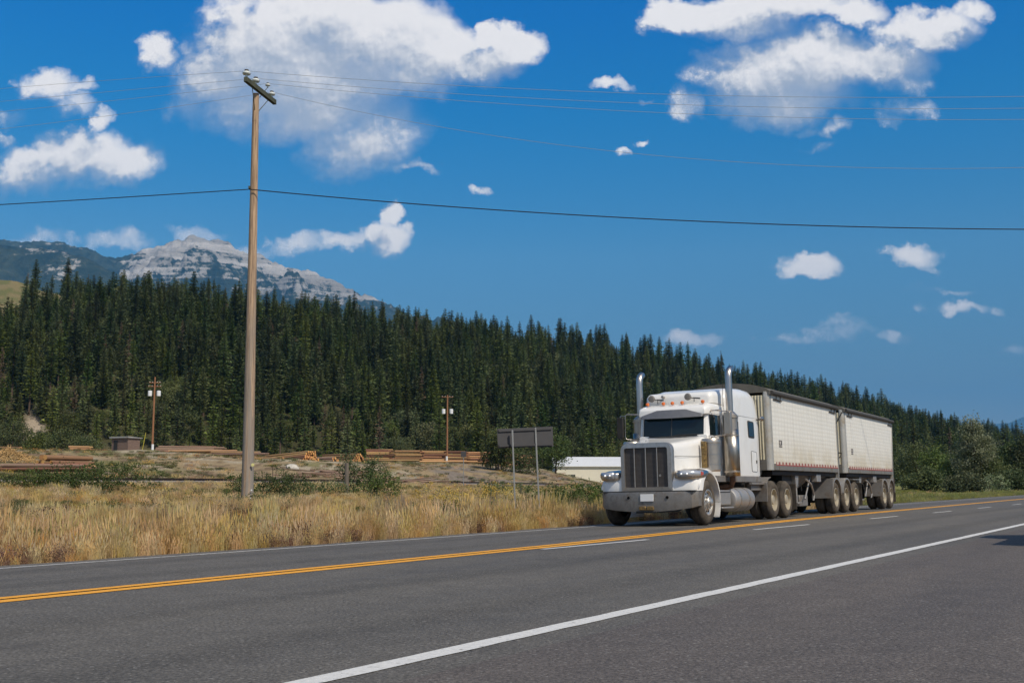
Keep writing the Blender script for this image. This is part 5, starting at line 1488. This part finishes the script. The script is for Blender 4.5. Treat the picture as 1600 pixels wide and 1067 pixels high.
def pile(px, py, Z, az, L, nb, rows, r, kind, label, group, pyramid=True, pitch=0.0, cut=0.35):
    """stack of logs: the near end face is centred on the given pixel; az = heading of the logs from that end (degrees, 0 = +x)"""
    b = at(px, py, Z); z0 = tz(b.x, b.y) + r * .8
    a = R(az); ax = Vector((math.cos(a), math.sin(a), 0)); sd_ = Vector((-math.sin(a), math.cos(a), 0))
    for row in range(rows):
        n = nb - row if pyramid else nb
        for k in range(max(1, n)):
            rr = r * lr.uniform(.72, 1.12)
            y = (k - (n - 1) / 2) * r * 2.02 + lr.uniform(-.2, .2) * r
            st = lr.uniform(-.5, .5) * cut * 2
            p = Vector((b.x, b.y, z0 + row * r * 1.72 + (0 if pyramid else (row // 2) * r * .55))) + sd_ * y + ax * st
            k2 = kind if lr.random() < .62 else ('peel' if kind == 'bark' else 'bark')
            rn_ = 'top-row' if row == rows - 1 and rows > 1 else ROWN[row]
            log(p, a + lr.uniform(-.02, .02), L * lr.uniform(.85, 1.1), rr, k2, (label.replace('log', rn_ + ' log', 1) if rows > 1 else label), group, pitch + lr.uniform(-.01, .01))
pile(66, 735, 113, 66, 6.5, 5, 3, .27, 'bark', 'log with orange cut end in the small heap at far left', 'small heap of logs at left')
pile(2, 741, 106, 4, 8.5, 3, 2, .20, 'grey', 'long grey brown log lying low by the track at far left', 'long logs by the track at left', False)
pile(107, 704, 199, 14, 4.0, 3, 2, .22, 'peel', 'short yellow log left of the shed', 'short yellow logs left of the shed')
pile(30, 706, 200, 178, 7.0, 3, 2, .18, 'peel', 'pale log lying near the left edge below the trees', 'pale logs at the left edge')
pile(245, 712, 197, 8, 11.0, 5, 4, .17, 'grey', 'long brown log between the brown pole and the tall pole', 'long brown logs left of the tall pole')
pile(262, 712, 195, 0, 12.0, 2, 1, .24, 'peel', 'peeled orange log along the front of the long brown logs', 'orange logs left of the tall pole', False)
pile(330, 714, 194, -1, 9.0, 3, 2, .20, 'grey', 'brown log just left of the tall pole', 'brown logs beside the tall pole', False)
pile(486, 716, 192, 130, 17.0, 9, 6, .18, 'bark', 'long log with orange cut end in the high heap right of the tall pole', 'high heap of logs right of the tall pole', True, -.035)
pile(440, 718, 188, 165, 7.0, 5, 2, .20, 'peel', 'orange log at the foot of the high heap', 'orange logs before the high heap')
pile(523, 714, 200, 150, 6.0, 4, 2, .22, 'grey', 'grey log right of the high heap', 'grey logs between the heaps')
pile(561, 718, 205, 132, 11.0, 7, 5, .17, 'peel', 'log with orange cut end left of the long log deck', 'heap left of the log deck')
for k, (px_, kd) in enumerate(((572, 'bark'), (617, 'bark'), (656, 'peel'), (690, 'bark'), (726, 'peel'))):
    pile(px_, 718.5, 221 + k * .4, -1, 5.2, 2, 8, .14, kd, ['log in the leftmost section of the long deck', 'log in the second section of the long deck', 'log in the middle section of the long deck', 'log in the deck section behind the reddish pole', 'log in the deck section just left of the bushy tree'][k], ['first', 'second', 'third', 'fourth', 'fifth'][k] + ' section of the log deck', False, 0, .15)
pile(580, 721, 216, -1, 9.5, 1, 1, .22, 'peel', 'orange log lying along the foot of the deck, left end', 'logs along the foot of the deck', False)
pile(655, 721.5, 217, -1, 10.5, 1, 1, .22, 'peel', 'orange log lying along the foot of the deck, right end', 'logs along the foot of the deck', False)
pile(788, 722, 238, -1, 3.0, 2, 9, .15, 'bark', 'log in the stack seen between the sign posts', 'stack between the sign posts', False, 0, .15)
pile(811, 722, 238, -1, 3.4, 2, 9, .15, 'peel', 'orange log in the stack seen through the sign posts at right', 'stack by the right sign post', False, 0, .15)
pile(921, 716, 300, 0, 2.2, 2, 6, .22, 'peel', 'orange log behind the roof of the long building, left stack', 'left stack behind the building', False, 0, .1)
pile(945, 715, 300, 0, 3.0, 2, 6, .22, 'peel', 'orange log behind the roof of the long building, right stack', 'right stack behind the building', False, 0, .1)
# loose rusty poles by the track
def poles(px0, px1, py0, py1, Z, n, label, group, L, slope=0):
    for k in range(n):
        px_ = lr.uniform(px0, px1); f = lr.random()
        b = at(px_, py1 + (py0 - py1) * f, Z + f * 6); z = tz(b.x, b.y) + .10 + lr.random() * .9 * (1 if px1 - px0 < 60 else .15)
        log(Vector((b.x, b.y, z)), R(lr.uniform(-14, 14) + (180 if lr.random() < .3 else 0)), L * lr.uniform(.6, 1.1), .075, 'grey', label, group, R(lr.uniform(-9, 9) + slope))
M_rust = mat('rust_brown_pole', (.17, .065, .035), .9, var=.3, vscale=3, rnd=.2)
poles(482, 528, 726, 744, 122, 22, 'thin rusty brown pole in the loose tangle behind the wooden post', 'tangle of rusty poles', 4.0)
poles(590, 660, 738, 748, 128, 10, 'thin brown pole lying on the bank above the track', 'loose poles on the bank', 5.0)
# splintered wood heap at far left: too many pieces to count
hp = MB(); hb = at(12, 730, 122); hz = tz(hb.x, hb.y)
for k in range(420):
    a = lr.random() * 6.28; q = lr.random() ** .6
    c = Vector((hb.x + math.cos(a) * q * 2.9, hb.y + math.sin(a) * q * 2.0, hz + 1.5 * (1 - q) + lr.uniform(-.1, .15)))
    d_ = Vector((lr.gauss(0, 1), lr.gauss(0, 1), lr.gauss(0, .5))).normalized() * lr.uniform(.2, .6)
    hp.tube([c - d_, c + d_], [.035, .02], 4)
hp.build('wood_debris', mat('splintered_wood', (.48, .31, .13), .85, var=.3, vscale=5), smooth=0, kind='stuff')

# ================================================================== small things along the track
def simple(name, mb, m, px_, py_, Z, label, cat, group=None, dz=0.0, bevel=0):
    b = at(px_, py_, Z); o = mb.build(name, m, label=label, cat=cat, group=group, bevel=bevel); o.location = (b.x, b.y, tz(b.x, b.y) + dz); return o
M_oldpost = mat('old_post', (.15, .125, .10), .9, var=.35, vscale=3, stretch=(4, 4, .6))
simple('wooden_post', MB().tube([(0, 0, -.3), (.02, 0, .5), (.0, 0, 1.55)], [.10, .095, .085], 8), M_oldpost, 541, 768, 50, 'old grey wooden post standing in the green bush before the track', 'post')
simple('wooden_post', MB().tube([(0, 0, -.3), (.05, 0, 1.0)], [.09, .07], 8), M_oldpost, 813, 764, 74, 'short dark stump of a post between the two sign posts', 'post')
rs_ = MB()
ps = empty('small_sign', (0, 0, 0), label='little grey sign on a thin post on the bank left of the big sign', cat='sign')
bb = at(724, 752, 118); ps.location = (bb.x, bb.y, tz(bb.x, bb.y))
hs_ = at(724, 705, 118).z - ps.location.z
MB().tube([(0, 0, -.3), (0, 0, hs_)], .035, 6).build('post', M_galv, ps)
MB().box(-.26, .26, -.05, -.03, hs_ - .62, hs_).build('panel', M_back, ps, bevel=.01)
for k, px_ in enumerate((387, 392, 399, 405, 411, 417, 426, 431)):
    simple('fence_stake', MB().tube([(0, 0, -.2), (lr.uniform(-.05, .05), 0, 1.0 + (k > 5) * .55)], .03, 5), M_railst, px_, 742, 118, 'thin rusty stake in the short row just right of the tall pole', 'stake', 'stakes by the tall pole')
bk = MB(); lr2 = random.Random(4)
rk = bmesh.new(); bmesh.ops.create_icosphere(rk, subdivisions=3, radius=.62)
for v_ in rk.verts:
    v_.co *= 1 + .28 * (mnoise.noise(v_.co * 1.8) + .4 * mnoise.noise(v_.co * 5)); v_.co.z *= .72; v_.co.x *= 1.25
mr = bpy.data.meshes.new('boulder'); rk.to_mesh(mr); rk.free(); mr.materials.append(mat('pale_rock', (.46, .43, .38), .9, var=.2, vscale=3, bump=.5, bscale=5))
o = link('boulder', mr, label='pale boulder on the gravel bank right of the tall pole', cat='boulder'); b = at(457, 740, 132); o.location = (b.x, b.y, tz(b.x, b.y) + .25)

# ================================================================== bushes and broad-leaved trees
def bush(px, py, Z, w, h, label, m=M_shrub, n=1500, leaf=.07, seed=0, name='shrub', cat='bush', group=None, trunk=False, lumps=6):
    if Z < 80: w *= 1.15; h *= 1.38; n = int(n * 1.5)
    b = at(px, py, Z); z0 = tz(b.x, b.y)
    r_ = random.Random(seed * 7 + int(px))
    e = empty(name, (b.x, b.y, z0), label=label, cat=cat, group=group)
    bl = []
    for k in range(lumps):
        f = (k + .5) / lumps; sz = r_.uniform(.30, .48)
        if trunk:
            zc = h * (.22 + .66 * f); ww = w * (.42 * math.sin(PI * min(1, .25 + f * .72)) + .06)
            bl.append((r_.uniform(-.4, .4) * ww, r_.uniform(-.4, .4) * ww, zc, ww * .9, ww * .9, h * .17))
        else:
            bl.append(((f - .5) * w + r_.uniform(-.1, .1) * w, r_.uniform(-.2, .2) * w, h * sz * .9, w * .26, w * .24, h * r_.uniform(.38, .6)))
    link('foliage', leafy(seed + int(px), bl, n, leaf, m), e)
    if trunk:
        tk = MB().tube([(0, 0, -.3), (.02 * h, 0, h * .4), (-.01 * h, .02 * h, h * .88)], [.022 * h, .014 * h, .004 * h], 7)
        for q in range(5):
            a = r_.random() * 6.28; zz = h * (.25 + .11 * q); tk.tube([(0.01 * h, 0, zz), (math.cos(a) * w * .3, math.sin(a) * w * .3, zz + h * .14)], [.008 * h, .002 * h], 5)
        tk.build('trunk', M_bark, e)
    else:
        tk = MB()
        for q in range(6):
            a = r_.random() * 6.28; x0 = r_.uniform(-.35, .35) * w
            tk.tube([(x0, 0, -.1), (x0 + math.cos(a) * .15 * w, math.sin(a) * .1 * w, h * .7)], [.015, .006], 4)
        tk.build('stems', M_bark, e)
    return e
bush(150, 779, 50, 3.6, 1.10, 'wide dark green weedy bush in the dry grass at left, left of the tall pole', n=4600, leaf=.075, lumps=8)
bush(68, 777, 50, 2.6, .75, 'low green bush at far left before the track', n=2400, leaf=.07, lumps=6)
bush(15, 776, 50, 2.2, .62, 'small green bush at the left edge of the view', n=1500, leaf=.07, lumps=5)
bush(430, 779, 46, 1.9, 1.05, 'round green bush just right of the tall pole base', n=2600, leaf=.065, lumps=5)
bush(375, 781, 47, .9, .9, 'narrow green bush just left of the tall pole base', n=900, leaf=.06, lumps=3)
bush(497, 776, 48, 2.3, .70, 'low green bush left of the old wooden post', n=1800, leaf=.065, lumps=5)
bush(562, 771, 51, 1.5, 1.55, 'tall upright green bush growing behind the old wooden post', n=2600, leaf=.075, lumps=4)
bush(592, 779, 48, 1.3, 1.05, 'dark green bush leaning right of the old wooden post', n=1500, leaf=.07, lumps=4)
bush(418, 800, 38, 1.5, .5, 'low leafy plant at the foot of the tall pole', M_olive, n=1300, leaf=.05, lumps=5)
bush(350, 806, 36, 1.9, .42, 'low leafy plant left of the tall pole foot', M_olive, n=1200, leaf=.05, lumps=5)
bush(745, 800, 33, 1.6, .62, 'green weed clump in front of the golden mound left of the sign', M_olive, n=1500, leaf=.045, lumps=5)
bush(672, 802, 33, 1.5, .5, 'low dull green clump left of the golden mound', M_olive, n=1100, leaf=.045, lumps=5)
bush(868, 795, 38, 1.5, 1.0, 'green bush right of the right sign post', n=2200, leaf=.055, lumps=5)
bush(905, 781, 48, 2.3, .95, 'green bush in front of the long building, nearest the truck', n=2400, leaf=.065, lumps=6)
bush(790, 768, 66, 2.6, .8, 'low green bush behind the sign posts', n=1500, leaf=.08, lumps=5)
bush(955, 781, 50, 2.2, 1.0, 'green bush half hidden behind the truck headlight', n=1600, leaf=.065, lumps=5)
bush(778, 736, 205, 6.2, 8.4, 'bushy green tree standing before the log deck, left of the big sign', M_shrub, n=5200, leaf=.30, name='bushy_tree', cat='tree', lumps=8, trunk=True)
bush(806, 738, 208, 7.5, 4.2, 'low spreading green thicket behind the sign posts', M_olive, n=3000, leaf=.28, lumps=5)
bush(868, 740, 232, 7.0, 9.5, 'rounded green tree behind the sign, right of the log stack', M_shrub, n=4600, leaf=.32, name='bushy_tree', cat='tree', lumps=8, trunk=True)
bush(900, 738, 290, 8, 10, 'dark rounded tree behind the left end of the long building', M_shrub, n=4200, leaf=.36, name='bushy_tree', cat='tree', lumps=8, trunk=True)
bush(950, 738, 296, 8, 9, 'green tree behind the truck mirror and long building', M_olive, n=4000, leaf=.36, name='bushy_tree', cat='tree', lumps=8, trunk=True)
for k, (px_, py_, Z_, w_, h_, lb) in enumerate(((18, 705, 270, 10, 9, 'rounded green tree at the left edge of the wood'), (62, 706, 262, 8, 5.0, 'low pale green bushy tree below the sandy scar'), (100, 706, 258, 9, 6.5, 'pale green bushy tree right of the sandy scar'), (135, 707, 255, 6, 4, 'small bushy tree left of the shed'))):
    bush(px_, py_, Z_, w_, h_, lb, M_olive, n=3600, leaf=.34, seed=k, name='bushy_tree', cat='tree', lumps=7, trunk=True)
# right-hand side trees beyond the road
bush(1524, 768, 150, 4.7, 11.0, 'tall pale-leaved poplar tree standing above the others at right', M_silver, n=12000, leaf=.20, name='poplar_tree', cat='tree', lumps=11, trunk=True)
RT = [(1432, 762, 175, 6.5, 8.5, M_olive, 'olive green tree just right of the rear trailer'), (1410, 764, 185, 6, 7, M_shrub, 'dark green tree directly behind the rear trailer tail'), (1465, 764, 165, 6, 6.5, M_olive, 'rounded olive tree left of the pale poplar'), (1492, 768, 155, 5, 5.0, M_shrub, 'low dark bushy tree at the left foot of the pale poplar'),
      (1556, 772, 150, 5.0, 4.8, M_shrub, 'dark bushy tree at the right foot of the pale poplar'), (1583, 772, 160, 5, 8.6, M_shrub, 'tall dark green tree right of the pale poplar'), (1612, 772, 158, 6, 10, M_olive, 'tall green tree at the right edge of the view'), (1640, 772, 160, 7, 10, M_shrub, 'green tree just past the right edge'), (1448, 770, 140, 5, 3.0, M_olive, 'low olive bush beside the verge right of the trailer'), (1510, 775, 132, 5, 2.6, M_olive, 'low olive bush on the verge before the poplar'), (1590, 776, 140, 6, 3.2, M_shrub, 'low dark bush on the verge at the right edge'),
      (1385, 764, 190, 6, 7, M_shrub, 'dark tree behind the rear trailer'), (1680, 775, 160, 8, 9, M_shrub, 'broad green tree beyond the right edge')]
for k, (px_, py_, Z_, w_, h_, m_, lb) in enumerate(RT):
    bush(px_, py_, Z_, w_, h_, lb, m_, n=5200, leaf=.24, seed=k, name='bushy_tree', cat='tree', lumps=8, trunk=True)
bush(1556, 772, 128, 2.2, 3.0, 'small silvery shrub with pale sunlit leaves near the right verge', M_silver, n=1200, leaf=.16, lumps=4)

# ================================================================== dry grass
M_gold = leaf_mat('golden_grass', (.50, .30, .080), (.60, .42, .15), .28, .35, .5, .7)
M_straw = leaf_mat('pale_straw', (.64, .49, .22), (.52, .38, .13), .25, .35, .6, .7)
M_weedb = leaf_mat('brown_weed', (.15, .085, .045), (.25, .15, .08), .3, .1, .8, .9)
M_weedg = leaf_mat('green_weed', (.085, .105, .03), (.14, .15, .045), .3, .3, .8, .7)
M_fresh = leaf_mat('yellow_green_grass', (.22, .25, .055), (.32, .31, .09), .25, .35, .1, .7)
bush(728, 795, 41, 2.6, .85, 'golden orange mound of dry weeds left of the big sign', M_gold, n=2600, leaf=.05, lumps=6, name='dry_weed_mound', cat='weeds')
bush(585, 812, 31, 1.3, .36, 'small golden brown weed mound right of the old post', M_weedb, n=1300, leaf=.035, lumps=4, name='dry_weed_mound', cat='weeds')
bush(300, 815, 30, 2.2, .40, 'wide brown weed patch in the grass left of the tall pole', M_weedb, n=1900, leaf=.035, lumps=6, name='dry_weed_mound', cat='weeds')
bush(60, 830, 26, 1.8, .42, 'brown weed patch in the grass at far left', M_weedb, n=1500, leaf=.035, lumps=5, name='dry_weed_mound', cat='weeds')
bush(200, 812, 31, 2.0, .34, 'dull green weed patch in the middle of the dry grass at left', M_weedg, n=1500, leaf=.04, lumps=5, name='weed_patch', cat='weeds')
def tuft(seed, n, hmin, hmax, spread, wid, bend, m, heads=False):
    r_ = random.Random(seed); V = []; F = []
    for k in range(n):
        a = r_.random() * 6.28; q = spread * r_.random() ** .6
        x, y = math.cos(a) * q, math.sin(a) * q
        h = r_.uniform(hmin, hmax); bd_ = bend * h * r_.uniform(.2, 1.3); b_ = r_.random() * 6.28
        dx, dy = math.cos(b_) * bd_, math.sin(b_) * bd_; w = wid * r_.uniform(.6, 1.4)
        c = r_.random() * 6.28; wx, wy = math.cos(c) * w, math.sin(c) * w
        i = len(V)
        V += [(x - wx, y - wy, -.05), (x + wx, y + wy, -.05), (x + dx * .35 + wx * .8, y + dy * .35 + wy * .8, h * .55), (x + dx * .35 - wx * .8, y + dy * .35 - wy * .8, h * .55), (x + dx, y + dy, h)]
        F += [(i, i + 1, i + 2, i + 3), (i + 3, i + 2, i + 4)]
        if heads and r_.random() < .5:
            i = len(V); s = .011; z = h * .93
            V += [(x + dx - s, y + dy, z), (x + dx + s, y + dy, z), (x + dx * 1.1, y + dy * 1.1, h * 1.12), (x + dx * .8, y + dy * .8, h * .80)]
            F += [(i, i + 1, i + 2), (i, i + 3, i + 1)]
    me = bpy.data.meshes.new('tuft'); me.from_pydata(V, [], F); me.materials.append(m)
    return bpy.data.objects.new('grass_source', me)
def weed(seed, n, h, spread, m, leaf=.035):
    r_ = random.Random(seed); V = []; F = []
    for k in range(n):
        a = r_.random() * 6.28; q = spread * r_.random() ** .5; z = h * r_.random() ** .7 * (1 - .45 * q / spread)
        c = Vector((math.cos(a) * q * (.4 + .6 * z / h), math.sin(a) * q * (.4 + .6 * z / h), z))
        A_ = Vector((r_.gauss(0, 1), r_.gauss(0, 1), r_.gauss(.3, 1))).normalized() * leaf * r_.uniform(.6, 1.5)
        B_ = A_.cross(Vector((r_.gauss(0, 1), r_.gauss(0, 1), r_.gauss(0, 1)))).normalized() * leaf * .4
        i = len(V); V += [tuple(c - A_ * .5), tuple(c + B_), tuple(c + A_), tuple(c - B_)]; F.append((i, i + 1, i + 2, i + 3))
    me = bpy.data.meshes.new('weed'); me.from_pydata(V, [], F); me.materials.append(m)
    return bpy.data.objects.new('weed_source', me)
GP = [tuft(1, 60, .25, .62, .22, .0042, .35, M_gold, True), tuft(2, 60, .30, .78, .20, .0040, .28, M_straw, True), tuft(3, 50, .20, .50, .25, .0050, .5, M_gold, True),
      weed(4, 260, .50, .24, M_weedb, .022), weed(5, 220, .42, .24, M_weedg, .035), tuft(6, 55, .15, .38, .26, .006, .5, M_weedg), tuft(7, 55, .25, .6, .25, .009, .4, M_fresh, True), tuft(8, 50, .22, .55, .2, .0045, .3, M_straw, True)]
gr = np.random.RandomState(5)
P_, R__, S__, I_ = [], [], [], []
def sow(n, umin, umax, dmin, dmax, smin, smax, wide=1.0, mode='verge'):
    u = gr.uniform(umin, umax, n); d = gr.uniform(dmin, dmax, n)
    v = v_edge(u) + d
    x, y = xy(u, v)
    px = 800 + F_PX * x / np.maximum(y, 1)
    k = (y > 8) & (px > -260) & (px < 1800)
    # keep clear of the railway bed
    rel = (x - r0.x) * rn.x + (y - r0.y) * rn.y
    k &= (rel < -2.2)
    x, y, d, u, px = x[k], y[k], d[k], u[k], px[k]
    n1 = fbm(x, y, 2.2, 3); n2 = fbm(x + 50, y + 9, 6.0, 3); n3 = fbm(x + 11, y - 30, 1.1, 2)
    i = np.zeros(len(x), int)
    i[gr.rand(len(x)) < .4] = 2
    i[(n3 > .50)] = 1
    i[(d < 2.2) & (gr.rand(len(x)) < .65)] = 7
    br_ = (np.exp(-((d - 5.2) / 2.8) ** 2) * .34 + n1 * .9) > .52
    i[br_ & (gr.rand(len(x)) < .75)] = 3
    gn = (n2 + .25 * (n3 - .5) > .55 - .06 * sstep(10, 20, d)) & (d > 2.5)
    i[gn & (gr.rand(len(x)) < .75)] = 4
    i[gn & (gr.rand(len(x)) < .3)] = 5
    if mode == 'fresh': i[gr.rand(len(x)) < .75] = 6
    i[(px > 1340) & (gr.rand(len(x)) < .85)] = 6
    rl_ = (x - r0.x) * rn.x + (y - r0.y) * rn.y
    s = np.interp(rl_, [-14, -6], [1, .5]) * gr.uniform(smin, smax, len(x)) * (.40 + .45 * n2 + .75 * n3) * np.interp(d, [0, .5, 1.5, 3, 6, 12, 20], [.35, .7, 1.0, .95, .62, .55, .8])
    gap = gr.rand(len(x)) < np.interp(n1, [.30, .48], [.45, 1])
    x, y, i, s = x[gap], y[gap], i[gap], s[gap]
    z = terrain(x, y)
    P_.append(np.stack([x, y, z], 1)); I_.append(i)
    m_ = len(x)
    R__.append(np.stack([gr.uniform(-.12, .12, m_), gr.uniform(-.12, .12, m_), gr.uniform(0, 6.28, m_)], 1))
    S__.append(np.stack([s * wide, s * wide, s], 1))
def yard_sow(n):
    y = gr.uniform(84, 262, n); px = gr.uniform(-200, 1000, n); x = (px - 800) / F_PX * y
    rel = (x - r0.x) * rn.x + (y - r0.y) * rn.y
    n2 = fbm(x, y, 7, 3); k = (rel > 3.6) & (n2 > .44) & (gr.rand(n) < .8) & (terrain(x, y, False) < 7.5)
    x, y, n2 = x[k], y[k], n2[k]; m_ = len(x)
    i = np.where(gr.rand(m_) < .4, 5, np.where(gr.rand(m_) < .4, 4, np.where(gr.rand(m_) < .5, 3, 2)))
    s = gr.uniform(.4, 1.0, m_)
    P_.append(np.stack([x, y, terrain(x, y)], 1)); I_.append(i); R__.append(np.stack([i * 0., i * 0., gr.uniform(0, 6.28, m_)], 1)); S__.append(np.stack([s * 3, s * 3, s], 1))
sow(13500, 3, 34, .02, 12, .7, 1.15)
sow(13000, 3, 60, 10, 34, .45, .75, 1.5)
sow(9000, 32, 150, 1, 14, .6, 1.0, 1.6)
sow(16000, 25, 150, 14, 60, .35, .65, 2.6)
sow(9000, 55, 150, .2, 16, .45, .8, 1.7, 'fresh')
yard_sow(9000)
instancer('grass', np.concatenate(P_), np.concatenate(R__), np.concatenate(S__), GP, np.concatenate(I_))
print('LOGS', NLOG[0], 'GRASS', sum(map(len, P_)))

# ================================================================== pickup parked on the pull-out, outside the frame; its shadow falls into the picture
def uvz(u, v): x, y = xy(u, v); return Vector((float(x), float(y), 0))
M_dkred = mat('dark_blue_paint', (.02, .03, .06), .3, coat=.6)
pk = empty('pickup_truck', uvz(21.35, 1.06), (0, 0, PI / 2 - RA), label='dark pickup truck parked on the pull-out at right, throwing its shadow on the asphalt', cat='truck')
body = [(-2.75, .45), (-2.75, 1.02), (-.75, 1.05), (-.6, 1.08), (1.15, 1.08), (2.45, .98), (2.6, .85), (2.6, .45), (2.1, .42), (-2.1, .42)]
MB().prism(rounded(body, .06, 3), -.92, .92).build('body', M_dkred, pk, bevel=.04)
cabp = [(-.75, 1.05), (-.62, 1.82), (-.3, 1.87), (.55, 1.85), (1.2, 1.08)]
cr_ = rounded(cabp, .08, 3)
MB().loft([[(a, -.88 + .10 * max(0, (b_ - 1.1)) * 2, b_) for a, b_ in cr_], [(a, .88 - .10 * max(0, (b_ - 1.1)) * 2, b_) for a, b_ in cr_]]).build('cab', M_glass, pk, bevel=.02)
for sx in (-1.75, 1.75):
    for s in (-1, 1):
        w = MB(); w.lathe([(.20, .0), (.30, -.01), (.37, .03), (.38, .12), (.37, .22), (.25, .24)], (sx, s * .93 - (.0 if s < 0 else .24), .38), 'y', 24).build('wheel', M_tread, pk)

# ================================================================== haze
hz_ = MB().box(-16000, 17000, -4000, 23500, -5, 1950).build('haze', None, smooth=0, kind='stuff')
hm_ = bpy.data.materials.new('haze_air'); hm_.use_nodes = True; nt = hm_.node_tree
nt.nodes.remove(nt.nodes['Principled BSDF'])
pv = nt.nodes.new('ShaderNodeVolumePrincipled'); pv.inputs['Color'].default_value = (.14, .52, 1.0, 1); pv.inputs['Density'].default_value = 4.8e-5; pv.inputs['Anisotropy'].default_value = 0.0
nt.links.new(pv.outputs[0], nt.nodes['Material Output'].inputs['Volume'])
hz_.data.materials.append(hm_)
hz_.display_type = 'WIRE'
